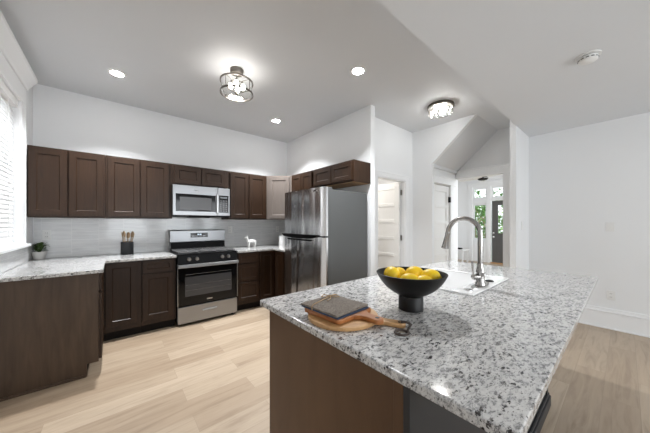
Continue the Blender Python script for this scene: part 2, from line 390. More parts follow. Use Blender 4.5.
m = boxes([(LX-0.1, RX+0.1, -3.3, -3.2, 0, 0.70), (LX-0.1, RX+0.1, -3.3, -3.2, 2.20, CH), (LX-0.1, -0.10, -3.3, -3.2, 0.70, 2.20), (1.0, 1.45, -3.3, -3.2, 0.70, 2.20), (2.55, 3.0, -3.3, -3.2, 0.70, 2.20), (4.10, RX+0.1, -3.3, -3.2, 0.70, 2.20)])
struct('wall_rear', m, WALL)
# far room
SW = (2.98, 3.42)
struct('wall_far', boxes([(FX, FX+0.12, 3.42, 4.5, 0, CH), (FX, FX+0.12, 2.86, 2.98, 0, CH), (FX, FX+0.12, -1.0, 1.93, 0, CH),
    (FX, FX+0.12, 2.98, 3.42, 0, 0.76), (FX, FX+0.12, 2.98, 3.42, 1.97, 2.15), (FX, FX+0.12, 2.98, 3.42, 2.52, CH),
    (FX, FX+0.12, 1.93, 2.86, 2.06, 2.15), (FX, FX+0.12, 1.93, 2.86, 2.52, CH)]), TRIM)
struct('wall_far_left', bx(EX+0.1, FX, 4.30, 4.45, 0, CH), WALL)

# baseboards
def baseboard(name, L, parent=None):
    m = MB()
    for (x0, x1, y0, y1, ax, sgn) in L:
        # profile: 0.19 flat board, stepped cap and a shoe
        if ax == 'x':   # runs along x, sits at y0, sticks out sgn*
            f = lambda t: (min(y0, y0+sgn*t), max(y0, y0+sgn*t))
            for t, a, b in ((0.016, 0, 0.20), (0.022, 0.20, 0.215), (0.012, 0.215, 0.255), (0.026, 0, 0.018)):
                q = f(t); m.box(x0, x1, q[0], q[1], a, b)
        else:
            f = lambda t: (min(x0, x0+sgn*t), max(x0, x0+sgn*t))
            for t, a, b in ((0.016, 0, 0.20), (0.022, 0.20, 0.215), (0.012, 0.215, 0.255), (0.026, 0, 0.018)):
                q = f(t); m.box(q[0], q[1], y0, y1, a, b)
    return struct(name, m, TRIM, parent, bevel=0.003)
baseboard('baseboard_right', [(RX, RX, -3.2, BEAM, 'y', -1)])
baseboard('baseboard_stub', [(SX, RX-0.03, BEAM, BEAM, 'x', -1)])
baseboard('baseboard_hall', [(2.74, 2.98, HY, HY, 'x', -1), (3.92, SX, HY, HY, 'x', -1)])
baseboard('baseboard_stair', [(SX, SX, 2.07, HY-0.03, 'y', -1)])
# entry opening casing and header
struct('trim_1', boxes([(EX-0.02, EX, 1.215, 1.325, 0, 2.16), (EX-0.022, EX, 1.20, 2.095, 2.16, 2.29), (EX-0.045, EX, 1.19, 2.095, 2.285, 2.31)]), TRIM, bevel=0.003)
# hall door: casing, jamb and leaf swung into the back room
d1 = sempty('door_1', (3.83, HY, 0))
struct('casing', boxes([(-0.84, -0.76, -0.018, 0, 0, 2.04), (0.0, 0.08, -0.018, 0, 0, 2.04), (-0.84, 0.08, -0.018, 0, 2.04, 2.115), (-0.85, 0.09, -0.026, 0, 2.10, 2.125)]), TRIM, d1, bevel=0.003)
struct('jamb', boxes([(-0.76, -0.745, 0, 0.11, 0, 2.04), (-0.015, 0.0, 0, 0.11, 0, 2.04), (-0.745, -0.015, 0, 0.11, 2.025, 2.04)]), TRIM, d1)
def panel_leaf(w, h, n=5, th=0.038, both=True):
    """leaf in local x (0..w), z, front face y=0 facing -y, raised frame with n horizontal panels"""
    m = MB(); st = 0.105; rl = 0.055
    m.box(0, w, 0.013, th-0.013, 0.01, h)
    for y0, y1 in ((0.0, 0.014), (th-0.014, th)):
        m.box(0, st, y0, y1, 0.01, h); m.box(w-st, w, y0, y1, 0.01, h)
        zs = [0.01+0.19]; ph = (h-0.01-0.19-0.11-rl*(n-1))/n
        m.box(st, w-st, y0, y1, 0.01, 0.20)
        z = 0.20
        for k in range(n):
            z += ph
            t = 0.11 if k == n-1 else rl
            m.box(st, w-st, y0, y1, z, z+t if k < n-1 else h); z += t
    return m
lf = link('leaf', panel_leaf(0.73, 2.02, 6), WDOOR, d1, bevel=0.004); lf.location = (-0.075, 0.075+0.73, 0); lf.rotation_euler = (0, 0, -PI/2)
for z in (0.25, 1.02, 1.80):
    hg = link('hinge', bx(-0.036, -0.014, 0.055, 0.071, z, z+0.09), NICK if z > 5 else BRONZE, d1)
m = MB(); m.sph((-0.10, 0.66, 0.95), 0.028); m.cyl((-0.08, 0.66, 0.95), (-0.037, 0.66, 0.95), 0.012); 
# closet door under the stairs
d2 = sempty('door_2', (4.16, 2.10, 0))
lf2 = link('leaf', panel_leaf(0.63, 1.99, 6), WDOOR, d2, bevel=0.004); lf2.location = (0.005, 0.012, 0)
struct('casing', boxes([(0.64, 0.74, -0.018, 0, 0, 2.02), (-0.026, 0.0, -0.018, 0, 0, 2.02), (-0.026, 0.885, -0.018, 0, 2.02, 2.14), (-0.026, 0.885, -0.03, 0, 2.13, 2.155)]), TRIM, d2, bevel=0.003)
for z in (0.30, 1.70): link('hinge', bx(0.605, 0.645, -0.022, 0.012, z, z+0.10), BLKM, d2)
# front door with glass, transom above, sidelight
d3 = sempty('door_3', (FX+0.02, 2.84, 0))      # local x -> -Y
d3.rotation_euler = (0, 0, -PI/2)
m = MB(); fw = 0.90
for a in ((0, 0.17, 0.01, 2.05), (0.73, 0.90, 0.01, 2.05), (0.17, 0.73, 0.01, 0.98), (0.17, 0.73, 1.90, 2.05)): m.box(a[0], a[1], 0.0, 0.045, a[2], a[3])
for z0, z1 in ((0.15, 0.50), (0.56, 0.86)):
    m.box(0.20, 0.42, -0.006, 0.0, z0, z1); m.box(0.48, 0.70, -0.006, 0.0, z0, z1)
link('leaf', m, FRONTD, d3, bevel=0.003)
link('glass_pane', bx(0.17, 0.73, 0.018, 0.024, 0.98, 1.90), GLASS, d3)
m = MB(); m.sph((0.065, -0.05, 0.99), 0.032); m.cyl((0.065, -0.04, 0.99), (0.065, 0, 0.99), 0.014); link('deadbolt', m, CHROME, d3, smooth=True)
m = MB(); m.sph((0.065, -0.05, 0.86), 0.036); m.cyl((0.065, -0.04, 0.86), (0.065, 0, 0.86), 0.016); link('door_knob', m, CHROME, d3, smooth=True)
link('threshold', bx(-0.02, 0.93, -0.14, 0.08, 0.0, 0.022), OAK, d3)
def fixed_window(name, y0, y1, z0, z1, fr=0.045):
    w = sempty(name, (FX+0.03, 0, 0))
    struct('window_frame', boxes([(0, 0.05, y0, y0+fr, z0, z1), (0, 0.05, y1-fr, y1, z0, z1), (0, 0.05, y0+fr, y1-fr, z0, z0+fr), (0, 0.05, y0+fr, y1-fr, z1-fr, z1)]), TRIM, w)
    link('glass_pane', bx(0.02, 0.026, y0+fr, y1-fr, z0+fr, z1-fr), GLASS, w); return w
fixed_window('window_2', 2.98, 3.42, 0.76, 1.97)
fixed_window('window_3', 2.98, 3.42, 2.15, 2.52)
fixed_window('window_4', 1.93, 2.86, 2.15, 2.52)
struct('trim_2', boxes([(FX-0.025, FX, 3.42, 3.54, 0, 2.60), (FX-0.025, FX, 2.86, 2.98, 0, 2.60), (FX-0.03, FX, 1.85, 3.56, 2.56, 2.68), (FX-0.05, FX, 1.83, 3.58, 2.68, 2.71),
    (FX-0.02, FX, 2.98, 3.42, 2.0, 2.12), (FX-0.02, FX, 1.93, 2.86, 2.06, 2.13), (FX-0.012, FX, 3.04, 3.36, 0.66, 0.69), (FX-0.012, FX, 3.04, 3.36, 0.18, 0.21), (FX-0.012, FX, 3.04, 3.07, 0.18, 0.69), (FX-0.012, FX, 3.33, 3.36, 0.18, 0.69)]), TRIM, bevel=0.003)

# kitchen window: frame, sashes, glass, casing, head crown, stool
w1 = sempty('window_1', (LX, 0, 0))
ym = (WY0+WY1)/2; zm = 1.80
struct('window_frame', boxes([(-0.12, -0.07, WY0, WY0+0.05, WZ0, WZ1), (-0.12, -0.07, WY1-0.05, WY1, WZ0, WZ1), (-0.12, -0.07, WY0+0.05, WY1-0.05, WZ0, WZ0+0.06), (-0.12, -0.07, WY0+0.05, WY1-0.05, WZ1-0.05, WZ1),
    (-0.12, -0.07, WY0+0.05, WY1-0.05, zm-0.025, zm+0.025)]), TRIM, w1)
link('glass_pane', bx(-0.100, -0.095, WY0+0.05, WY1-0.05, WZ0+0.06, WZ1-0.05), GLASS, w1)
struct('casing', boxes([(0, 0.022, WY1, WY1+0.13, WZ0, WZ1), (0, 0.022, WY0-0.13, WY0, WZ0, WZ1), (0, 0.026, WY1+0.11, WY1+0.14, WZ0, WZ1), (0, 0.024, WY0-0.145, WY1+0.14, WZ1, 2.665)]), TRIM, w1, bevel=0.003)
m = MB(); m.prism([(0, 2.665), (0.035, 2.665), (0.045, 2.69), (0.085, 2.745), (0.10, 2.765), (0.10, 2.80), (0, 2.80)], WY0-0.21, WY1+0.15, 'y'); struct('head_crown', m, TRIM, w1)
struct('window_sill', boxes([(-0.07, 0.055, WY0-0.19, WY1+0.17, 1.083, 1.112)]), TRIM, w1, bevel=0.006)
bl = thing('window_blind', 'white horizontal slat blind closed inside the kitchen window', 'blind', (LX-0.035, 0, WZ1))
link('headrail', bx(-0.03, 0.034, WY0+0.01, WY1-0.01, -0.075, 0), FABR, bl, bevel=0.004)
m = MB(); n = 32; z = -0.10
for k in range(n):
    M = Matrix.Translation((0.0, 0, -0.095-k*0.0405)) @ Matrix.Rotation(math.radians(77), 4, 'Y')
    m.box(-0.025, 0.025, WY0+0.015, WY1-0.015, -0.0014, 0.0014, M)
link('slats', m, SLAT, bl)
link('bottom_rail', bx(-0.024, 0.024, WY0+0.015, WY1-0.015, -1.385, -1.365), FABR, bl)
for y in (WY0+0.25, ym, WY1-0.25): link('ladder_cord', bx(0.024, 0.027, y-0.003, y+0.003, -1.37, -0.07), FABR, bl)

# ------------------------------------------------------------------ cabinets
def cabinet(name, label, loc, rz, w, z0, z1, depth, items, group, toe=False, body_mat=ESP, under=None, cat='cabinet'):
    """items: list of (kind, x0, x1, z0, z1) in local coords; front of doors at local y=0"""
    t = thing(name, label, cat, (loc[0], loc[1], 0), rz, group)
    link('body', bx(0, w, 0.021, depth, z0, z1), body_mat, t, bevel=0.0015)
    if under is not None: link('underside_panel', bx(0.02, w-0.02, 0.04, depth-0.01, z0-0.004, z0-0.0005), under, t)
    if toe: link('toe_kick', bx(0.0, w, 0.09, depth, 0.0, z0), TOEK, t)
    for (k, a, b, c, d) in items:
        m = MB(); m.shaker(a, b, c, d, st=0.057 if k == 'door' else 0.042); link(k, m, ESP, t)
    return t
UF = 3.93; UB, UT = 1.38, 2.125; UD = BY-UF-0.002
UG = 'upper wall cabinets'
def two(w, z0, z1, s=0.012, e0=0.022, e1=0.022, b=0.02):
    h = (w-e0-e1-s)/2
    return [('door', e0, e0+h, z0+b, z1-b), ('door', e0+h+s, w-e1, z0+b, z1-b)]
def ucab(lab, x0, x1, z0=UB, z1=UT, **k):
    return cabinet('wall_cabinet', lab, (x0, UF), 0, x1-x0, z0, z1, UD, two(x1-x0, z0, z1, **k), UG)
ucab('dark espresso two-door wall cabinet nearest the window, above the potted plant', LX+0.022, -0.071, e0=0.008, e1=0.02)
ucab('dark espresso two-door wall cabinet left of the microwave, above the utensil crock', -0.069, 0.612, e0=0.018, e1=0.04)
ucab('short dark two-door cabinet mounted directly above the microwave', 0.614, 1.374, 1.845, UT, e1=0.06)
ucab('dark two-door wall cabinet right of the microwave, above the animal figurine', 1.376, 2.010, e0=0.012)
# diagonal corner cabinet
cx0, cx1 = 2.012, 2.298
t = thing('wall_cabinet', 'one-door cabinet set diagonally in the corner, window glare painted pale', 'cabinet', (cx0, UF, 0), -PI/4, UG)
dw = (cx1-cx0)*math.sqrt(2)
m = MB(); M45 = Matrix.Rotation(PI/4, 4, 'Z'); q = [(0.0, 0.022), ]
inv = Matrix.Rotation(PI/4, 3, 'Z')
poly = []
for X, Y in ((cx0+0.0, UF+0.021), (cx1+0.021, 3.644), (WX-0.002, 3.644), (WX-0.002, BY-0.002), (cx0, BY-0.002)):
    v = inv @ Vector((X-cx0, Y-UF, 0)); poly.append((v.x, v.y))
m.prism(poly, UB, UT, 'z'); link('body', m, GLARE_WOOD, t)
m = MB(); m.shaker(0.030, dw-0.024, UB+0.02, UT-0.02, y=-0.001); link('door', m, GLARE_WOOD, t)
# cabinets on the wing wall (local x -> -Y)
FXU = 2.30
cabinet('wall_cabinet', 'tall narrow dark wall cabinet between the corner cabinet and the fridge top', (FXU, 3.642), -PI/2, 0.604, UB, UT, WX-FXU-0.002,
        [('door', 0.03, 0.298, UB+0.02, UT-0.02), ('door', 0.306, 0.585, UB+0.02, UT-0.02)], UG)
cabinet('wall_cabinet', 'short dark two-door cabinet above the fridge with bare plywood underside', (FXU, 3.036), -PI/2, 0.836, 1.850, UT, WX-FXU-0.002,
        two(0.836, 1.850, UT, e0=0.03, e1=0.02), UG, under=PLY)
# base cabinets
BF = 3.648; BZ0, BZ1 = 0.105, 0.882; BD = BY-BF-0.002
BG = 'base cabinets under the counters'
cabinet('base_cabinet', 'dark base cabinet with one tall door in the left inner corner', (-0.078, BF), 0, 0.330, BZ0, BZ1, BD, [('door', 0.012, 0.290, BZ0+0.06, BZ1-0.012)], BG, True)
cabinet('base_cabinet', 'dark base cabinet with drawer over door, left of the range', (0.254, BF), 0, 0.352, BZ0, BZ1, BD,
        [('drawer', 0.010, 0.325, 0.725, BZ1-0.012), ('door', 0.010, 0.325, BZ0+0.06, 0.708)], BG, True)
cabinet('base_cabinet', 'dark three-drawer base cabinet right of the range', (1.386, BF), 0, 0.350, BZ0, BZ1, BD,
        [('drawer', 0.018, 0.338, 0.725, BZ1-0.012), ('drawer', 0.018, 0.338, 0.450, 0.705), ('drawer', 0.018, 0.338, 0.165, 0.430)], BG, True)
# lazy-susan corner base: two faces meeting at (2.0, 3.635)
t = thing('base_cabinet', 'dark L-shaped corner base cabinet beside the fridge, two folding doors', 'cabinet', (1.738, BF, 0), 0, BG)
m = MB(); m.prism([(0, 0.021), (0.283, 0.021), (0.283, -0.49), (WX-0.002-1.738, -0.49), (WX-0.002-1.738, BD), (0, BD)], BZ0, BZ1, 'z'); link('body', m, ESP, t)
m = MB(); m.prism([(0, 0.09), (0.35, 0.09), (0.35, -0.49), (WX-0.002-1.738, -0.49), (WX-0.002-1.738, BD), (0, BD)], 0, BZ0, 'z'); link('toe_kick', m, TOEK, t)
m = MB(); m.shaker(0.016, 0.258, BZ0+0.02, BZ1-0.012); link('door', m, ESP, t)
m = MB(); m.shaker(0.0, 0.262, BZ0+0.02, BZ1-0.012)
o = link('door', m, ESP, t); o.location = (0.262, -0.004, 0); o.rotation_euler = (0, 0, -PI/2)
# left run (fronts face +X), end panel faces the camera
t = thing('base_cabinet', 'dark base cabinet under the window with broad plain wooden end panel', 'cabinet', (-0.078, 2.975, 0), PI/2, BG)
wlen = BF-2.975
link('body', bx(0.02, wlen, 0.021, 0.62, BZ0, BZ1), ESP, t)
m = MB(); m.prism([(0.021, BZ0), (0.021, BZ1), (0.62, BZ1), (0.62, 0.0), (0.095, 0.0), (0.095, BZ0)], 0.0, 0.02, 'x'); link('end_panel', m, ESPX, t, bevel=0.001)
link('toe_kick', bx(0.02, wlen+0.05, 0.10, 0.62, 0, BZ0), TOEK, t)
link('shoe_molding', bx(-0.014, 0.0, 0.10, 0.62, 0, 0.022), ESPX, t, bevel=0.004)
m = MB(); m.shaker(0.012, 0.345, BZ0+0.02, 0.708); link('door', m, ESP, t)
m = MB(); m.shaker(0.012, 0.345, 0.725, BZ1-0.012, st=0.042); link('drawer', m, ESP, t)
m = MB(); m.shaker(0.355, wlen-0.03, BZ0+0.02, BZ1-0.012); link('door', m, ESP, t)
# countertops
m = MB(); m.prism([(LX+0.011, 2.945), (-0.066, 2.945), (-0.066, 3.615), (0.608, 3.615), (0.608, BY-0.011), (LX+0.011, BY-0.011)], 0.884, 0.914, 'z')
tag(link('countertop', m, GRAN, bevel=0.004), 'L-shaped speckled granite counter left of the range, under the window', 'countertop', 'granite counters along the walls')
m = MB(); m.prism([(1.384, 3.615), (1.965, 3.615), (1.965, 3.135), (WX-0.012, 3.135), (WX-0.012, BY-0.011), (1.384, BY-0.011)], 0.884, 0.914, 'z')
tag(link('countertop', m, GRAN, bevel=0.004), 'speckled granite counter between the range and the fridge', 'countertop', 'granite counters along the walls')

# ------------------------------------------------------------------ range
t = thing('gas_range', 'freestanding stainless gas range with black oven door', 'stove', (0.616, 3.60, 0))
W = 0.760; D = 0.655
link('body', bx(0, W, 0.045, D, 0.035, 0.905), BLK, t, bevel=0.003)
for x in (0.05, W-0.05):
    for y in (0.09, D-0.06):
        m = MB(); m.cyl((x, y, 0), (x, y, 0.04), 0.018, 0.014); link('foot', m, BLKM, t)
m = MB(); m.box(0.004, W-0.004, 0.012, 0.05, 0.035, 0.245); dr = link('drawer', m, STEELH, t, bevel=0.004)
m = MB(); m.prism([(-0.006, 0.165), (0.0, 0.178), (0.016, 0.178), (0.016, 0.155), (0.008, 0.155)], 0.29, 0.47, 'x'); link('drawer_pull', m, STEEL, dr)
od = link('oven_door', bx(0.004, W-0.004, 0.008, 0.05, 0.262, 0.795), BGLASS, t, bevel=0.004)
link('oven_window', bx(0.085, W-0.085, 0.0065, 0.0085, 0.375, 0.625), OVENW, od)
for sx in (0.0, W-0.006): link('side_trim', bx(sx, sx+0.006, 0.004, 0.05, 0.262, 0.795), STEEL, od)
link('oven_rack', boxes([(0.09, W-0.09, 0.0055, 0.0064, 0.655, 0.658), (0.09, W-0.09, 0.0055, 0.0064, 0.52, 0.5215), (0.09, W-0.09, 0.0055, 0.0064, 0.45, 0.4515)]), STEEL, od)
m = MB(); m.box(0.0, W, -0.040, -0.020, 0.748, 0.792); m.box(0.02, 0.05, -0.02, 0.01, 0.755, 0.785); m.box(W-0.05, W-0.02, -0.02, 0.01, 0.755, 0.785); link('handle', m, STEELH, od, bevel=0.006)
link('badge', bx(W/2-0.035, W/2+0.035, 0.005, 0.0078, 0.300, 0.313), STEEL, od)
m = MB(); m.prism([(0.008, 0.800), (0.045, 0.800), (0.06, 0.908), (0.028, 0.908)], 0.003, W-0.003, 'x'); cp = link('control_panel', m, BLK, t)
for x in (0.132, 0.225, 0.548, 0.632):
    m = MB(); m.cyl((x, 0.022, 0.855), (x, -0.006, 0.850), 0.023, 0.021); m.box(x-0.005, x+0.005, -0.022, -0.004, 0.832, 0.870); link('knob', m, KNOB, cp, smooth=True)
m = MB(); m.box(0, W, 0.025, D-0.10, 0.905, 0.920); link('cooktop', m, BLK, t, bevel=0.003)
for gx0, gx1 in ((0.02, 0.262), (0.268, 0.492), (0.498, 0.740)):
    m = MB(); z0, z1 = 0.934, 0.948; b = 0.011
    for x in (gx0, gx1-b): m.box(x, x+b, 0.05, 0.53, z0, z1)
    for y in (0.05, 0.285, 0.52): m.box(gx0, gx1, y, y+b, z0, z1)
    xm = (gx0+gx1)/2
    m.box(xm-b/2, xm+b/2, 0.05, 0.53, z0, z1)
    for y in (0.165, 0.405): m.box(gx0, gx1, y, y+b, z0, z1)
    for x in (gx0, gx1-b):
        for y in (0.05, 0.52): m.box(x, x+b, y, y+b, 0.918, z0)
    link('grate', m, IRON, t, bevel=0.002)
for x, y in ((0.14, 0.165), (0.14, 0.41), (0.38, 0.29), (0.62, 0.165), (0.62, 0.41)):
    m = MB(); m.lathe([(0.048, 0.918), (0.048, 0.926), (0.036, 0.931), (0.034, 0.938), (0.0005, 0.939)], (x, y, 0), 20); link('burner', m, IRON, t, smooth=True)
m = MB(); m.prism([(0.575, 0.92), (0.572, 1.035), (0.547, 1.045), (0.547, 1.205), (0.560, 1.214), (0.645, 1.214), (0.645, 0.92)], 0, W, 'x'); bgd = link('backguard', m, STEELH, t, bevel=0.003)
link('lower_strip', bx(0.004, W-0.004, 0.540, 0.574, 0.925, 1.036), BLK, bgd)
m = MB(); m.box(0.262, 0.502, 0.538, 0.56, 1.105, 1.172); dp = link('display', m, LCD, bgd, bevel=0.002)
m = MB()
for dx in (0.355, 0.368, 0.386, 0.399): link('display_digit', bx(dx, dx+0.008, 0.5365, 0.538, 1.140, 1.158), DIG, dp)
for i in range(4):
    for r_ in (1.118, 1.128): m.box(0.275+i*0.05, 0.315+i*0.05, 0.5368, 0.538, r_, r_+0.003)
link('button_print', m, KNOB, dp)

# ------------------------------------------------------------------ microwave
t = thing('microwave', 'stainless over-the-range microwave hanging above the stove', 'microwave', (0.602, 3.855, 1.414))
W = 0.752; H = 0.422; Dm = BY-3.855-0.012
link('body', bx(0, W, 0.035, Dm, 0.004, H), BLKM, t, bevel=0.002)
dm = link('door', boxes([(0, 0.575, 0.0, 0.034, 0.012, H)]), STEELH, t, bevel=0.004)
link('window', bx(0.035, 0.545, -0.002, 0.004, 0.066, 0.305), BGLASS, dm, bevel=0.004)
link('window_mesh', bx(0.082, 0.488, -0.0035, -0.0018, 0.088, 0.262), GREYW, dm)
m = MB(); m.box(0.552, 0.574, -0.035, -0.022, 0.05, 0.325); m.box(0.555, 0.571, -0.024, 0.002, 0.06, 0.085); m.box(0.555, 0.571, -0.024, 0.002, 0.29, 0.315); link('handle', m, STEEL, dm, bevel=0.004)
cpn = link('control_panel', bx(0.578, W, 0.0, 0.034, 0.012, H), STEELH, t, bevel=0.004)
kp = link('keypad', bx(0.592, W-0.022, -0.002, 0.002, 0.060, 0.312), BGLASS, cpn)
m = MB()
for r_ in range(6):
    for c_ in range(3): m.box(0.607+c_*0.040, 0.630+c_*0.040, -0.0032, -0.0018, 0.078+r_*0.030, 0.090+r_*0.030)
link('buttons', m, mat('keypad_print', (0.22, 0.22, 0.23), 0.4), kp)
link('keypad_display', bx(0.610, 0.712, -0.0032, -0.0018, 0.268, 0.295), mat('lcd_window', (0.12, 0.13, 0.14), 0.2), kp)
link('vent_grille', boxes([(0.03, W-0.03, 0.03, Dm-0.04, -0.006, 0.004), (0.20, 0.48, 0.06, 0.16, -0.018, -0.006)]), BLK, t)
link('badge', bx(0.26, 0.31, -0.0025, 0.001, 0.350, 0.362), CHROME, dm)

# ------------------------------------------------------------------ fridge
t = thing('refrigerator', 'stainless top-freezer refrigerator with grey sides', 'refrigerator', (1.822, 3.108, 0), -PI/2)
FW, FH = 0.905, 1.738
link('body', bx(0.006, FW-0.010, 0.082, 0.772, 0.03, FH-0.022), FSIDE, t, bevel=0.004)
link('base_grille', bx(0.02, FW-0.02, 0.06, 0.10, 0.0, 0.055), BLKM, t)
def fdoor(name, z0, z1):
    m = MB(); N = 20; pr = []
    for i in range(N+1):
        u = i/N; x = u*FW; e = min(u, 1-u)*FW
        y = 0.022 - 0.022*(1-(2*u-1)**2)
        if e < 0.022: y += 0.022-math.sqrt(max(0, 0.022**2-(0.022-e)**2))
        pr.append((x, y))
    poly = pr+[(FW, 0.075), (0, 0.075)]
    m.prism(poly, z0, z1, 'z'); return link(name, m, STEELF, t, smooth=50)
fd1 = fdoor('freezer_door', 1.168, FH); fd2 = fdoor('fridge_door', 0.06, 1.152)
link('door_gasket', boxes([(0.008, FW-0.008, 0.070, 0.084, 0.06, FH-0.02), (0.01, FW-0.01, 0.02, 0.08, 1.150, 1.170)]), BLKM, t)
m = MB(); hp = []
for i in range(17):
    u = i/16; x = 0.01+u*(0.80); k = math.sin(PI*min(1, max(0, u)))**0.35
    hp.append((x, k))
top = [(x, 1.178) for x, k in hp]; bot = [(x, 1.166-0.040*k) for x, k in hp][::-1]
m.prism(top+bot, -0.012, 0.03, 'y'); link('handle', m, BLK, fd1, bevel=0.003)
m = MB(); m.prism([(0.12, 1.118), (0.72, 1.118), (0.66, 1.098), (0.18, 1.098)], -0.006, 0.02, 'y'); link('handle', m, BLK, fd2, bevel=0.003)
link('badge', bx(0.72, 0.775, 0.0005, 0.010, 1.694, 1.710), CHROME, fd1)
link('hinge_cover', bx(FW-0.10, FW-0.02, 0.03, 0.16, FH-0.021, FH+0.004), FSIDE, t, bevel=0.004)

# ------------------------------------------------------------------ island
IX0, IX1, IY0, IY1 = 0.592, 2.785, 0.130, 1.240
BX0, BX1, BY0, BY1 = 0.602, 2.400, 0.365, 1.150
isl = thing('kitchen_island', 'kitchen island base with brown end panel and charcoal long side', 'island', (BX0, BY0, 0))
w, d = BX1-BX0, BY1-BY0
# body as four boards so the sink bowl hangs in open space
link('body', boxes([(0.02, w, 0.02, 0.04, 0.0, 0.882), (0.02, w, d-0.04, d-0.02, 0.10, 0.882), (0.02, 0.04, 0.04, d-0.04, 0.0, 0.882), (w-0.02, w, 0.04, d-0.04, 0.0, 0.882), (0.04, w-0.02, 0.04, d-0.04, 0.08, 0.10)]), CHAR, isl)
link('end_panel', bx(0, 0.02, 0.052, d, 0.0, 0.883), ISLP, isl, bevel=0.001)
link('corner_post', bx(-0.004, 0.022, 0.02, 0.052, 0.0, 0.883), ISLP, isl, bevel=0.002)
link('side_panel', bx(-0.004, w, 0.0, 0.02, 0.0, 0.883), CHAR, isl, bevel=0.002)
link('corner_trim', bx(w-0.03, w+0.008, -0.008, 0.03, 0.0, 0.883), CHAR, isl, bevel=0.003)
m = MB(); m.box(-0.004, w+0.022, -0.022, 0.0, 0.0, 0.075); m.box(-0.004, w+0.016, -0.014, 0.0, 0.075, 0.095); m.box(w, w+0.022, 0, d, 0, 0.075); link('base_molding', m, CHAR, isl, bevel=0.004)
for i in range(4):
    a = 0.03+i*(w-0.06)/4; b = a+(w-0.06)/4-0.01
    m = MB(); m.shaker(-b, -a, 0.12, 0.87); o = link('door', m, ESP, isl); o.rotation_euler = (0, 0, PI); o.location = (0, d+0.001, 0)
SKX0, SKX1, SKY0, SKY1 = 1.515, 2.185, 0.535, 1.085
m = MB(); m.ring_slab([(IX0, IY0), (IX1, IY0), (IX1, IY1), (IX0, IY1)], [(SKX0+0.02, SKY0+0.02), (SKX1-0.02, SKY0+0.02), (SKX1-0.02, SKY1-0.02), (SKX0+0.02, SKY1-0.02)], 0.884, 0.914)
tag(link('island_countertop', m, GRAN, bevel=0.005, seg=3), 'large speckled white-grey granite slab on the kitchen island', 'countertop')
# sink
sk = thing('sink', 'white drop-in sink set in the granite island top', 'sink', (SKX0, SKY0, 0.914))
sw, sd = SKX1-SKX0, SKY1-SKY0
ox, iy0, r0 = 0.035, 0.115, 0.03
m = MB(); m.ring_slab([(0, 0), (sw, 0), (sw, sd), (0, sd)], [(ox, iy0), (sw-ox, iy0), (sw-ox, sd-ox), (ox, sd-ox)], 0.0005, 0.011)
link('rim', m, CERA, sk, bevel=0.005, seg=3)
m = MB(); A = [(ox, iy0), (sw-ox, iy0), (sw-ox, sd-ox), (ox, sd-ox)]
def shrink(P, k): return [(P[0][0]+k, P[0][1]+k), (P[1][0]-k, P[1][1]+k), (P[2][0]-k, P[2][1]-k), (P[3][0]+k, P[3][1]-k)]
def basin(m, A, zt, zb):
    rows = [[m.bm.verts.new((x, y, zt)) for x, y in A], [m.bm.verts.new((x, y, zb)) for x, y in shrink(A, 0.02)], [m.bm.verts.new((x, y, zb-0.008)) for x, y in shrink(A, -0.008 if False else 0.012)], [m.bm.verts.new((x, y, zt)) for x, y in shrink(A, -0.008)]]
    for a, b in ((0, 1), (2, 3), (3, 0)):
        for k in range(4): m.bm.faces.new((rows[a][k], rows[a][(k+1) % 4], rows[b][(k+1) % 4], rows[b][k]))
    m.bm.faces.new(rows[1]); m.bm.faces.new(rows[2][::-1])
basin(m, A, 0.0, -0.19); link('basin', m, CERA, sk)
m = MB(); m.lathe([(0.0005, 0.0), (0.042, 0.0), (0.042, 0.003), (0.03, 0.004), (0.0005, 0.001)], (sw/2, 0.33, -0.19), 24); link('drain', m, CHROME, sk, smooth=True)
for (x, y, mm) in ((0.082, 0.058, CHROME), (0.435, 0.055, BLKM)):
    m = MB(); m.lathe([(0.025, 0.0), (0.025, 0.005), (0.018, 0.008), (0.0005, 0.009)], (x, y, 0.011), 24); link('hole_cover', m, mm, sk, smooth=True)
# faucet
fc = thing('faucet', 'tall brushed nickel gooseneck pull-down faucet on the sink rim', 'faucet', (1.775, 0.588, 0.925))
m = MB()
N = 24; m.prism([(0.125*math.cos(2*PI*i/N)*(1 if abs(math.cos(2*PI*i/N)) > 0 else 1), 0.030*math.sin(2*PI*i/N)) for i in range(N)], 0.0, 0.006, 'z'); link('base_plate', m, NICK, fc, smooth=True)
m = MB(); m.lathe([(0.030, 0.006), (0.029, 0.016), (0.024, 0.024), (0.0235, 0.075), (0.026, 0.080), (0.026, 0.092), (0.022, 0.10), (0.0185, 0.125), (0.0165, 0.14)], n=28); link('faucet_body', m, NICK, fc, smooth=True)
pts = [(0, 0, 0.13), (0, 0, 0.20), (0, 0, 0.27), (0, 0, 0.31)]; R_ = 0.100; cz = 0.325
for i in range(1, 17):
    a = PI*i/16*0.965; pts.append((0, R_-R_*math.cos(a), cz+R_*math.sin(a)))
m = MB(); m.tube(pts, 0.0148, 16); link('spout', m, NICK, fc, smooth=True)
e = Vector(pts[-1]); dn = Vector((0.0, 0.20, -1)).normalized()
m = MB(); m.tube([e-dn*0.002, e+dn*0.012, e+dn*0.03, e+dn*0.09, e+dn*0.118, e+dn*0.122], [0.0145, 0.0165, 0.0155, 0.020, 0.0235, 0.019], 20); link('spray_head', m, NICK, fc, smooth=True)
m = MB(); m.cyl((0, 0, 0.055), (-0.045, 0.02, 0.058), 0.018, 0.0165); m.tube([(-0.040, 0.018, 0.058), (-0.052, 0.023, 0.085), (-0.056, 0.025, 0.12), (-0.060, 0.026, 0.155)], [0.012, 0.0085, 0.0065, 0.0075], 12); m.sph((-0.045, 0.02, 0.058), 0.0185); link('lever', m, NICK, fc, smooth=True)

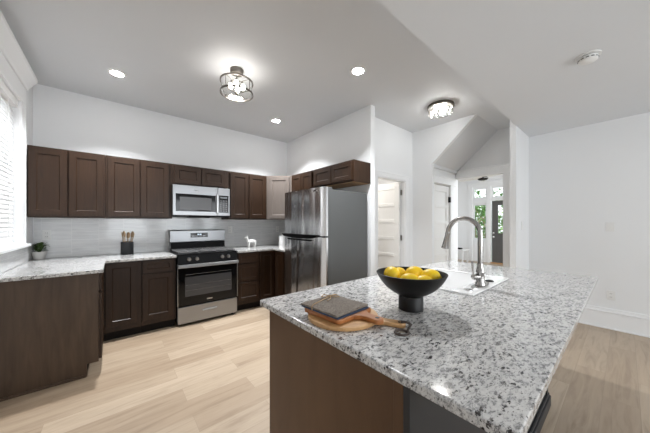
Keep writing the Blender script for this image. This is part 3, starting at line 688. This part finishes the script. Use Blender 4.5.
# ------------------------------------------------------------------ bowl and lemons
bw = thing('fruit_bowl', 'matte black footed bowl holding lemons on the island', 'bowl', (1.075, 0.650, 0.9145))
m = MB(); m.lathe([(0.0005, 0.0), (0.053, 0.0), (0.056, 0.003), (0.056, 0.060), (0.053, 0.066), (0.0005, 0.066)], n=40); link('pedestal', m, BOWL, bw, smooth=True)
prof = []
for i in range(15):
    a = i/14*math.radians(66); r = 0.176*math.sin(a)/math.sin(math.radians(66))*0.905; prof.append((max(r, 0.0005), 0.060+0.112*(1-math.cos(a))/(1-math.cos(math.radians(66)))))
inn = [(max(r-0.005, 0.0005), z+0.006) for r, z in prof][::-1]; inn[0] = (prof[-1][0]-0.004, prof[-1][1]+0.001)
m = MB(); m.lathe(prof+inn, n=56); link('bowl_body', m, BOWL, bw, smooth=True)
lr = Vector((0.766, -0.643, 0)); lf_ = Vector((0.643, 0.766, 0))
LEM = [(-0.088, 0.005, 0.166, 1.5, 'lemon at the left end of the black bowl'), (0.028, 0.030, 0.163, 0.3, 'largest lemon, back right of centre in the black bowl'), (0.088, -0.012, 0.157, -0.3, 'lemon at the right end of the black bowl'),
       (-0.035, 0.075, 0.150, 0.9, 'small lemon peeking out at the back of the black bowl'), (-0.026, -0.056, 0.146, 0.1, 'front lemon lying low along the near rim of the bowl'), (0.038, -0.058, 0.138, 0.2, 'low lemon just inside the near right rim of the bowl')]
for a, b, z, rz, lab in LEM:
    M = Matrix.Rotation(rz-0.7, 4, 'Z') @ Matrix.Rotation(PI/2, 4, 'Y')
    m = MB(); L = 0.046; pf = []
    for i in range(17):
        u = i/16; th = PI*u; r = 0.0375*math.sin(th)**0.85 if 0 < u < 1 else 0.0005; zz = -math.cos(th)*0.044
        if u < 0.06 or u > 0.94: zz *= 1.10
        pf.append((max(r, 0.0005), zz))
    m.lathe(pf, n=24, M=M)
    p = Vector((1.075, 0.650, 0.9145))+lr*a+lf_*b+Vector((0, 0, z-0.004))
    tag(link('lemon', m, LEMON, smooth=60, loc=p), lab, 'lemon', 'lemons in the black bowl')

# ------------------------------------------------------------------ boards, napkin
rb = thing('round_cutting_board', 'pale round wooden paddle board on the island, lowest of the stack', 'cutting board', (0.758, 0.783, 0.9145))
m = MB(); R_ = 0.150; ang = math.atan2(-0.9, 0.43); poly = []
hw = 0.021; a0 = math.asin(hw*1.6/R_)
N = 44
for i in range(N+1):
    a = ang+a0+(2*PI-2*a0)*i/N; poly.append((R_*math.cos(a), R_*math.sin(a)))
dv = Vector((math.cos(ang), math.sin(ang))); nv = Vector((-dv.y, dv.x))
for l, s_ in ((0.165, -1.15), (0.185, -0.95), (0.235, -1.0), (0.250, -0.95), (0.260, -0.5), (0.260, 0.5), (0.250, 0.95), (0.235, 1.0), (0.185, 0.95), (0.165, 1.15)):
    p = dv*l+nv*(s_*hw); poly.append((p.x, p.y))
m.prism(poly, 0, 0.017, 'z'); link('board', m, BOARD1, rb, bevel=0.004)
m = MB(); c = dv*0.243
m.tube([(c.x+0.010*math.cos(k*PI/6), c.y+0.010*math.sin(k*PI/6), 0.0175) for k in range(12)], 0.0018, 6, closed=True)
link('hole_edge', m, DKG, rb)
m = MB(); rc = Vector((0.045, -0.262)); pl = []
for k in range(25):
    a = 2*PI*k/24; pl.append((rc.x+0.027*math.cos(a), rc.y+0.023*math.sin(a), 0.005+0.004*math.sin(a*0.5)))
m.tube(pl, 0.0045, 8); m.tube([(c.x, c.y, 0.020), (c.x+dv.x*0.02, c.y+dv.y*0.02, 0.021), (c.x+dv.x*0.034+0.006, c.y+dv.y*0.034, 0.012), (c.x-0.015, c.y-0.040, 0.006), (rc.x+0.022, rc.y-0.008, 0.006)], 0.005, 8)
link('hanging_loop', m, LEATH, rb, smooth=True)
ab = thing('paddle_cutting_board', 'reddish brown rectangular paddle board lying on the round board', 'cutting board', (0.752, 0.810, 0.9322), math.radians(4))
m = MB(); hx, hy = 0.108, 0.108
# board with rounded corners and handle toward -y, hole in the handle
out = []
def arc(cx, cy, r, a0, a1, n=6): return [(cx+r*math.cos(a0+(a1-a0)*i/n), cy+r*math.sin(a0+(a1-a0)*i/n)) for i in range(n+1)]
out += arc(hx-0.02, hy-0.02, 0.02, 0, PI/2); out += arc(-hx+0.02, hy-0.02, 0.02, PI/2, PI); out += arc(-hx+0.018, -hy+0.018, 0.018, PI, 1.5*PI)
ox_ = 0.022
out += [(ox_-0.042, -hy-0.004), (ox_-0.026, -hy-0.022), (ox_-0.020, -hy-0.045)]
out += arc(ox_, -hy-0.085, 0.023, PI*0.95, 2.05*PI, 10)
out += [(ox_+0.020, -hy-0.045), (ox_+0.028, -hy-0.018), (ox_+0.046, -hy-0.002)]
out += arc(hx-0.018, -hy+0.018, 0.018, 1.5*PI, 2*PI)
m.prism(out, 0, 0.019, 'z'); link('board', m, BOARD2, ab, bevel=0.004)
m = MB(); m.lathe([(0.0005, 0.0), (0.0085, 0.0), (0.0085, 0.0012), (0.0005, 0.0012)], (ox_, -hy-0.084, 0.0188), 20); link('handle_hole', m, DKG, ab)
nk = thing('folded_napkin', 'folded grey linen napkin with navy underside tied in twine', 'napkin', (0.741, 0.816, 0.9517), math.radians(4)); nk.scale = (0.965, 0.985, 1)
def cloth(x0, x1, y0, y1, z0, z1, seed, amp=0.0012):
    r = random.Random(seed); m = MB(); N = 12; bm = m.bm; T = []; B = []
    for i in range(N+1):
        a, b = [], []
        for j in range(N+1):
            x = x0+(x1-x0)*i/N; y = y0+(y1-y0)*j/N; wz = amp*(math.sin(i*1.1+seed)+math.cos(j*0.9+seed))
            ex = min(i, N-i, j, N-j); dr = 0.0022 if ex == 0 else 0
            a.append(bm.verts.new((x+r.uniform(-1, 1)*0.0006, y+r.uniform(-1, 1)*0.0006, z1+wz*0.8-dr))); b.append(bm.verts.new((x, y, z0)))
        T.append(a); B.append(b)
    for i in range(N):
        for j in range(N):
            bm.faces.new((T[i][j], T[i+1][j], T[i+1][j+1], T[i][j+1])); bm.faces.new((B[i][j], B[i][j+1], B[i+1][j+1], B[i+1][j]))
    for k in range(N):
        for P, Q in (((k, 0), (k+1, 0)), ((N, k), (N, k+1)), ((k+1, N), (k, N)), ((0, k+1), (0, k))):
            bm.faces.new((T[P[0]][P[1]], B[P[0]][P[1]], B[Q[0]][Q[1]], T[Q[0]][Q[1]]))
    return m
link('lower_fold', cloth(-0.100, 0.104, -0.110, 0.112, 0.0, 0.008, 3), NAVY, nk, smooth=True)
link('upper_fold', cloth(-0.103, 0.102, -0.107, 0.113, 0.0085, 0.0185, 5), LINEN, nk, smooth=True)
m = MB(); zt = 0.0225
def strand(P, r=0.0016): m.tube(P, r, 6)
strand([(-0.106, 0.034, 0.002), (-0.1055, 0.036, 0.018), (-0.09, 0.042, zt), (0.0, 0.066, zt), (0.05, 0.075, zt), (0.09, 0.088, zt), (0.1045, 0.092, 0.018), (0.1055, 0.092, 0.002)], 0.0022)
strand([(0.045, 0.074, zt+0.003), (0.03, 0.10, zt+0.008), (0.006, 0.094, zt+0.004), (0.02, 0.078, zt+0.003), (0.045, 0.074, zt+0.004)], 0.002)
strand([(0.045, 0.074, zt+0.003), (0.075, 0.060, zt+0.008), (0.070, 0.035, zt+0.003), (0.05, 0.05, zt+0.003), (0.045, 0.074, zt+0.004)], 0.002)
strand([(0.045, 0.074, zt+0.004), (0.02, 0.045, zt+0.003), (-0.01, 0.038, zt)], 0.002); m.sph((0.045, 0.074, zt+0.003), 0.006)
link('twine', m, TWINE, nk, smooth=True)

# ------------------------------------------------------------------ counter objects
pl = thing('potted_plant', 'small leafy green plant in a white tapered pot by the window', 'plant', (-0.635, 4.225, 0.9145)); pl.scale = (0.92, 0.92, 1.05)
m = MB(); m.lathe([(0.0005, 0.0), (0.042, 0.0), (0.046, 0.004), (0.064, 0.074), (0.064, 0.080), (0.058, 0.080), (0.055, 0.070), (0.0005, 0.070)], n=32); link('pot', m, POT, pl, smooth=True)
m = MB(); m.lathe([(0.0005, 0.066), (0.055, 0.066), (0.055, 0.0705), (0.0005, 0.073)], n=20); link('soil', m, SOIL, pl)
m = MB(); r = random.Random(11)
def leaf(m, base, dirv, L, wd):
    d = Vector(dirv).normalized(); s_ = d.cross(Vector((0, 0, 1)))
    s_ = s_.normalized() if s_.length > 0.05 else Vector((1, 0, 0)); up = s_.cross(d)
    prev = None; bm = m.bm
    for k in range(6):
        u = k/5; ww = wd*math.sin(PI*min(0.98, u*0.92+0.06))**0.8; c_ = Vector(base)+d*L*u-Vector((0, 0, 1))*L*0.35*u*u
        row = [bm.verts.new(c_-s_*ww+up*ww*0.25), bm.verts.new(c_), bm.verts.new(c_+s_*ww+up*ww*0.25)]
        if prev:
            bm.faces.new((prev[0], prev[1], row[1], row[0])); bm.faces.new((prev[1], prev[2], row[2], row[1]))
        prev = row
for k in range(64):
    a = r.uniform(0, 2*PI); h = r.uniform(0.0, 0.075); rr = r.uniform(0.004, 0.045); el = r.uniform(0.1, 1.2)
    leaf(m, (rr*math.cos(a), rr*math.sin(a), 0.078+h), (math.cos(a)*math.cos(el), math.sin(a)*math.cos(el), math.sin(el)), r.uniform(0.045, 0.07), r.uniform(0.012, 0.018))
for k in range(9):
    a = 2*PI*k/9; m.tube([(0.01*math.cos(a), 0.01*math.sin(a), 0.07), (0.03*math.cos(a), 0.03*math.sin(a), 0.14)], 0.002, 5)
link('foliage', m, BLEAF, pl)
ck = thing('utensil_crock', 'charcoal ribbed crock holding wooden spoons on the counter', 'utensil holder', (0.140, 4.200, 0.9145)); ck.scale = (0.9, 0.9, 0.98)
m = MB(); pf = [(0.0005, 0.0), (0.072, 0.0)]
for k in range(12): z = 0.004+k*0.0125; pf += [(0.0745, z), (0.0755, z+0.005), (0.0735, z+0.0105)]
pf += [(0.074, 0.160), (0.069, 0.160), (0.068, 0.012), (0.0005, 0.010)]; m.lathe(pf, n=36); link('crock_body', m, CROCK, ck, smooth=30)
SP = [(-0.038, 0.02, -0.13, 0.02, 0.235, 'spoon', 'wooden spoon leaning furthest left in the crock'), (-0.012, -0.02, -0.10, -0.05, 0.245, 'spat', 'flat wooden spatula second from left in the crock'),
      (0.0, 0.03, 0.05, 0.06, 0.225, 'spoon', 'short wooden spoon at the back of the crock'), (0.034, -0.01, 0.22, -0.05, 0.225, 'spoon', 'pale wooden spoon leaning right in the crock'), (0.03, 0.025, 0.16, 0.1, 0.24, 'spat', 'broad wooden spatula leaning right in the crock')]
for (x, y, tx, ty, H_, kd, lab) in SP:
    d = Vector((tx, ty, 1)).normalized(); b0 = Vector((0.140+x*0.5, 4.200+y*0.5, 0.9275)); s_ = Vector((1, 0, 0))
    m = MB(); m.tube([(0, 0, 0), d*0.10, d*(H_-0.02)], [0.005, 0.0055, 0.005], 8)
    M = d.to_track_quat('Z', 'Y').to_matrix().to_4x4()
    m.sph(d*(H_+0.005), 1.0, (0.024 if kd == 'spoon' else 0.028, 0.0055, 0.042), M)
    tag(link('wooden_utensil', m, SPOON, smooth=True, loc=b0), lab, 'utensil', 'wooden utensils in the crock')
# animal figurine (white, facing left)
fg = MB(); sk_ = fg
def limb(P, R): fg.tube(P, R, 12)
limb([(-0.045, 0, 0.085), (-0.02, 0, 0.092), (0.02, 0, 0.092), (0.05, 0, 0.090), (0.060, 0, 0.086)], [0.018, 0.027, 0.026, 0.024, 0.012])
limb([(-0.040, 0, 0.090), (-0.056, 0, 0.120), (-0.062, 0, 0.145)], [0.022, 0.015, 0.013])
fg.sph((-0.067, 0, 0.152), 0.019, (1.1, 0.85, 0.9)); limb([(-0.075, 0, 0.150), (-0.098, 0, 0.143)], [0.012, 0.007])
for sy in (-1, 1):
    limb([(-0.060, sy*0.010, 0.163), (-0.057, sy*0.013, 0.184)], [0.007, 0.002])
    limb([(-0.035, sy*0.014, 0.085), (-0.040, sy*0.015, 0.04), (-0.038, sy*0.015, 0.004), (-0.046, sy*0.015, 0.0035)], [0.013, 0.009, 0.008, 0.004])
    limb([(0.045, sy*0.014, 0.085), (0.052, sy*0.015, 0.05), (0.046, sy*0.015, 0.004), (0.038, sy*0.015, 0.0035)], [0.016, 0.010, 0.008, 0.004])
limb([(0.058, 0, 0.095), (0.076, 0, 0.088), (0.082, 0, 0.060)], [0.007, 0.006, 0.004])
fo = link('animal_figurine', fg, FIG, smooth=True, loc=(1.775, 4.04, 0.9145)); fo.scale = (1.18, 1.35, 1.10); tag(fo, 'small white four-legged animal figurine on the counter right of the range', 'figurine')
m = MB(); cn = thing('canister', 'white cylindrical canister squeezed beside the fridge on the counter', 'canister', (2.262, 3.86, 0.9145))
m.lathe([(0.0005, 0), (0.052, 0), (0.054, 0.004), (0.054, 0.165), (0.0005, 0.166)], n=32); link('canister_body', m, CERA, cn, smooth=True)
m = MB(); m.lathe([(0.0005, 0.166), (0.055, 0.166), (0.055, 0.180), (0.012, 0.185), (0.012, 0.195), (0.0005, 0.197)], n=32); link('lid', m, CERA, cn, smooth=True)

# ------------------------------------------------------------------ outlets and switches
def plate(name, label, loc, rz, gangs=1, kind='outlet', cat='outlet'):
    t = thing(name, label, cat, loc, rz, 'white wall plates'); w = 0.072+0.046*(gangs-1)
    link('plate', bx(-w/2, w/2, -0.007, 0.0, -0.058, 0.058), PLAST, t, bevel=0.003)
    for g in range(gangs):
        x = (g-(gangs-1)/2)*0.046
        if kind == 'outlet' or (kind == 'mix' and g == 0):
            for z in (-0.021, 0.021):
                s_ = link('socket', bx(x-0.016, x+0.016, -0.0095, -0.006, z-0.014, z+0.014), PLAST, t, bevel=0.003)
                link('slots', boxes([(x-0.008, x-0.005, -0.010, -0.0093, z-0.004, z+0.006), (x+0.005, x+0.008, -0.010, -0.0093, z-0.004, z+0.006)]), DKG, s_)
        else: link('rocker', bx(x-0.016, x+0.016, -0.0105, -0.006, -0.032, 0.032), PLAST, t, bevel=0.003)
    return t
plate('wall_outlet', 'white wall outlet on the grey tile beside the potted plant', (-0.592, BY-0.010, 1.182), 0)
plate('wall_outlet', 'white outlet on the tile just right of the range', (1.520, BY-0.010, 1.205), 0)
plate('wall_outlet', 'white outlet on the tile just left of the fridge', (2.425, BY-0.010, 1.198), 0)
plate('light_switch', 'white switch plate on the right wall, above the low outlet', (RX, 0.120, 1.270), -PI/2, 1, 'switch', 'switch')
plate('wall_outlet', 'white outlet low on the right wall above the baseboard', (RX, 0.112, 0.420), -PI/2)
plate('light_switch', 'white switch plate on the narrow wall beside the hallway opening', (4.33, BEAM, 1.285), 0, 1, 'switch', 'switch')

# ------------------------------------------------------------------ ceiling fittings
for (x, y, lab) in ((0.030, 3.474, 'round recessed downlight nearest the window wall'), (1.960, 1.796, 'round recessed downlight nearest the camera, above the island side'), (1.938, 3.493, 'round recessed downlight in front of the fridge corner')):
    t = thing('recessed_downlight', lab, 'ceiling light', (x, y, CH), 0, 'recessed ceiling downlights')
    m = MB(); m.lathe([(0.058, -0.001), (0.082, -0.001), (0.080, -0.007), (0.058, -0.009), (0.058, -0.001)], n=36); link('trim_ring', m, PLAST, t, smooth=True)
    m = MB(); m.lathe([(0.0005, -0.001), (0.0575, -0.001), (0.0575, -0.007), (0.0005, -0.009)], n=32); link('lens', m, LED, t)
    disk('downlight_lamp', (x, y, CH-0.012), 0.11, DOWN_W, (0.96, 0.98, 1.0))
# drum light
dl = thing('drum_ceiling_light', 'semi-flush round glass drum light with two dark metal rings', 'ceiling light', (0.985, 2.600, CH))
m = MB(); m.lathe([(0.0005, 0), (0.066, 0), (0.066, -0.030), (0.058, -0.045), (0.0005, -0.047)][::-1], n=32); link('canopy', m, BRONZE, dl, smooth=True)
m = MB(); m.cyl((0, 0, -0.03), (0, 0, -0.252), 0.007); m.sph((0, 0, -0.252), 0.016)
for a in range(4):
    c_, s_ = math.cos(a*PI/2+0.5), math.sin(a*PI/2+0.5)
    m.tube([(0, 0, -0.248), (0.16*c_, 0.16*s_, -0.248)], 0.0035, 8); m.tube([(0.158*c_, 0.158*s_, -0.132), (0.158*c_, 0.158*s_, -0.248)], 0.0035, 8); m.tube([(0, 0, -0.132), (0.158*c_, 0.158*s_, -0.132)], 0.003, 8)
link('frame', m, BRONZE, dl, smooth=True)
for z in (-0.132, -0.248):
    m = MB(); m.lathe([(0.156, z-0.007), (0.165, z-0.007), (0.165, z+0.007), (0.156, z+0.007), (0.156, z-0.007)], n=56)
    bm_ = m.bm; link('ring', m, BRONZE, dl, smooth=40)
m = MB(); sh = [m.bm.verts.new((0.153*math.cos(2*PI*i/48), 0.153*math.sin(2*PI*i/48), zz)) for zz in (-0.245, -0.135) for i in range(48)]
for i in range(48): m.bm.faces.new((sh[i], sh[(i+1) % 48], sh[48+(i+1) % 48], sh[48+i]))
link('glass_shade', m, SEEDY, dl, smooth=True)
for a in range(4):
    c_, s_ = math.cos(a*PI/2+1.1), math.sin(a*PI/2+1.1)
    m = MB(); m.cyl((0.05*c_, 0.05*s_, -0.115), (0.055*c_, 0.055*s_, -0.140), 0.010); m.tube([(0, 0, -0.115), (0.05*c_, 0.05*s_, -0.115)], 0.004, 8); lh = link('lamp_holder', m, BRONZE, dl, smooth=True)
    m = MB(); m.sph((0.062*c_, 0.062*s_, -0.175), 0.021, (1, 1, 1.5)); link('bulb', m, BULB, lh, smooth=True)
# flush hall light
hl = thing('flush_ceiling_light', 'flush round crystal glass light on the hallway ceiling', 'ceiling light', (3.400, 1.610, CH))
m = MB(); m.lathe([(0.0005, 0), (0.165, 0), (0.168, -0.006), (0.168, -0.032), (0.160, -0.036), (0.0005, -0.036)][::-1], n=48); link('base_ring', m, BRONZE, hl, smooth=40)
m = MB(); N = 40
rows = []
for k, (rr, z) in enumerate([(0.150, -0.036), (0.150, -0.105), (0.142, -0.118), (0.10, -0.122), (0.0008, -0.123)]):
    rows.append([m.bm.verts.new(((rr+(0.004 if (i % 2 and k < 3) else 0))*math.cos(2*PI*i/N), (rr+(0.004 if (i % 2 and k < 3) else 0))*math.sin(2*PI*i/N), z)) for i in range(N)])
for k in range(4):
    for i in range(N): m.bm.faces.new((rows[k][i], rows[k][(i+1) % N], rows[k+1][(i+1) % N], rows[k+1][i]))
link('glass_shade', m, SEEDY, hl)
for a in range(3):
    c_, s_ = math.cos(a*2*PI/3+0.3), math.sin(a*2*PI/3+0.3)
    m = MB(); m.sph((0.07*c_, 0.07*s_, -0.075), 0.026); link('bulb', m, BULB2, hl, smooth=True)
m = MB()
for i in range(14):
    a = 2*PI*i/14; m.sph((0.128*math.cos(a), 0.128*math.sin(a), -0.075), 0.010, (1, 1, 2.2))
link('crystals', m, CHROME, hl, smooth=True)
# smoke detector
sd_ = thing('smoke_detector', 'white round smoke detector on the lower ceiling', 'smoke detector', (2.786, 0.182, CL))
m = MB(); m.lathe([(0.0005, 0), (0.072, 0), (0.072, -0.007), (0.0005, -0.008)][::-1], n=40); link('base', m, PLAST, sd_, smooth=40)
m = MB(); m.lathe([(0.0005, -0.012), (0.055, -0.012), (0.057, -0.020), (0.054, -0.038), (0.048, -0.043), (0.0005, -0.044)][::-1], n=40); link('cover', m, PLAST, sd_, smooth=40)
m = MB()
m.lathe([(0.0005, -0.008), (0.050, -0.008), (0.050, -0.012), (0.0005, -0.012)][::-1], n=32)
for i in range(12):
    a = 2*PI*i/12; M = Matrix.Rotation(a, 4, 'Z'); m.box(0.0535, 0.0575, -0.009, 0.009, -0.031, -0.026, M)
link('vents', m, DKG, sd_)

# ------------------------------------------------------------------ far room things
cf = thing('ceiling_fan', 'white-bladed ceiling fan seen through the hallway opening', 'ceiling fan', (7.05, 2.28, 2.43))
m = MB(); m.cyl((0, 0, 0.05), (0, 0, CH-2.43), 0.012); link('downrod', m, BLKM, cf)
m = MB(); m.lathe([(0.0005, -0.045), (0.09, -0.04), (0.115, -0.01), (0.11, 0.03), (0.05, 0.055), (0.0005, 0.058)], n=28); link('motor_housing', m, BLKM, cf, smooth=True)
for k in range(5):
    m = MB(); M = Matrix.Rotation(2*PI*k/5+0.35, 4, 'Z') @ Matrix.Rotation(0.14, 4, 'X'); m.box(0.10, 0.56, -0.06, 0.06, 0.0, 0.008, M); link('blade', m, PLAST, cf, bevel=0.003)
tb = thing('console_table', 'low white console table against the far hallway wall', 'table', (9.0, 3.72, 0))
for x in (-0.20, 0.20):
    for y in (-0.28, 0.28): link('leg', bx(x-0.02, x+0.02, y-0.02, y+0.02, 0, 0.40), TRIM, tb)
link('tabletop', bx(-0.25, 0.25, -0.32, 0.32, 0.40, 0.43), TRIM, tb, bevel=0.004)
ty = thing('tray', 'small black tray on the white console table down the hall', 'tray', (9.0, 3.69, 0.4305))
link('dish', boxes([(-0.1, 0.1, -0.13, 0.13, 0, 0.012), (-0.1, -0.09, -0.13, 0.13, 0.012, 0.045), (0.09, 0.1, -0.13, 0.13, 0.012, 0.045), (-0.09, 0.09, -0.13, -0.12, 0.012, 0.045), (-0.09, 0.09, 0.12, 0.13, 0.012, 0.045)]), BLKM, ty)
# outdoors beyond the front door
struct('ground_outdoors', bx(FX+0.12, 24, -6, 14, -0.25, -0.20), mat('lawn', (0.10, 0.20, 0.05), 0.9))
GR = [mat('garden_leaf', (0.13, 0.30, 0.05), 0.5), mat('garden_leaf_pale', (0.26, 0.42, 0.12), 0.5)]
def bush(x, y, h, rad, seed, mm, lab):
    r = random.Random(seed); b = thing('garden_shrub', lab, 'shrub', (x, y, -0.2), 0, 'shrubs outside the front door')
    m = MB()
    for k in range(5): m.tube([(0, 0, 0), (r.uniform(-.3, .3)*rad, r.uniform(-.3, .3)*rad, h*0.5), (r.uniform(-.6, .6)*rad, r.uniform(-.6, .6)*rad, h*0.85)], [0.04, 0.025, 0.01], 6)
    link('stems', m, SPOON, b)
    m = MB()
    for k in range(1500):
        u = Vector((r.gauss(0, 1), r.gauss(0, 1), r.gauss(0, 1))).normalized()*r.uniform(0.55, 1)
        p = (u.x*rad, u.y*rad, h*0.55+u.z*h*0.48); a = r.uniform(0, 2*PI); leaf(m, p, (math.cos(a), math.sin(a), r.uniform(-0.5, 0.6)), r.uniform(0.10, 0.2), r.uniform(0.03, 0.05))
    link('foliage', m, mm, b)
bush(12.2, 4.05, 2.6, 0.75, 1, GR[0], 'green shrub seen through the sidelight window')
bush(11.3, 2.6, 2.3, 0.5, 2, GR[1], 'paler green shrub seen through the front door glass')
bush(14.6, 5.6, 3.4, 1.1, 3, GR[1], 'taller pale shrub furthest behind the sidelight window')

hd = thing('garden_hedge', 'long green hedge standing behind the garden shrubs outside', 'hedge', (18.0, 6.0, -0.2))
m = MB(); r = random.Random(9)
for k in range(2600):
    p = (r.uniform(-0.4, 0.4), r.uniform(-3.5, 3.5), r.uniform(0.1, 4.6)); a = r.uniform(0, 2*PI)
    leaf(m, p, (math.cos(a), math.sin(a), r.uniform(-0.5, 0.6)), r.uniform(0.18, 0.34), r.uniform(0.06, 0.10))
link('foliage', m, GR[0], hd)
m = MB()
for k in range(8): m.tube([(0, -3.2+k*0.9, 0), (0.05, -3.15+k*0.9, 2.2), (-0.05, -3.2+k*0.9, 4.2)], [0.07, 0.05, 0.02], 7)
link('stems', m, SPOON, hd)
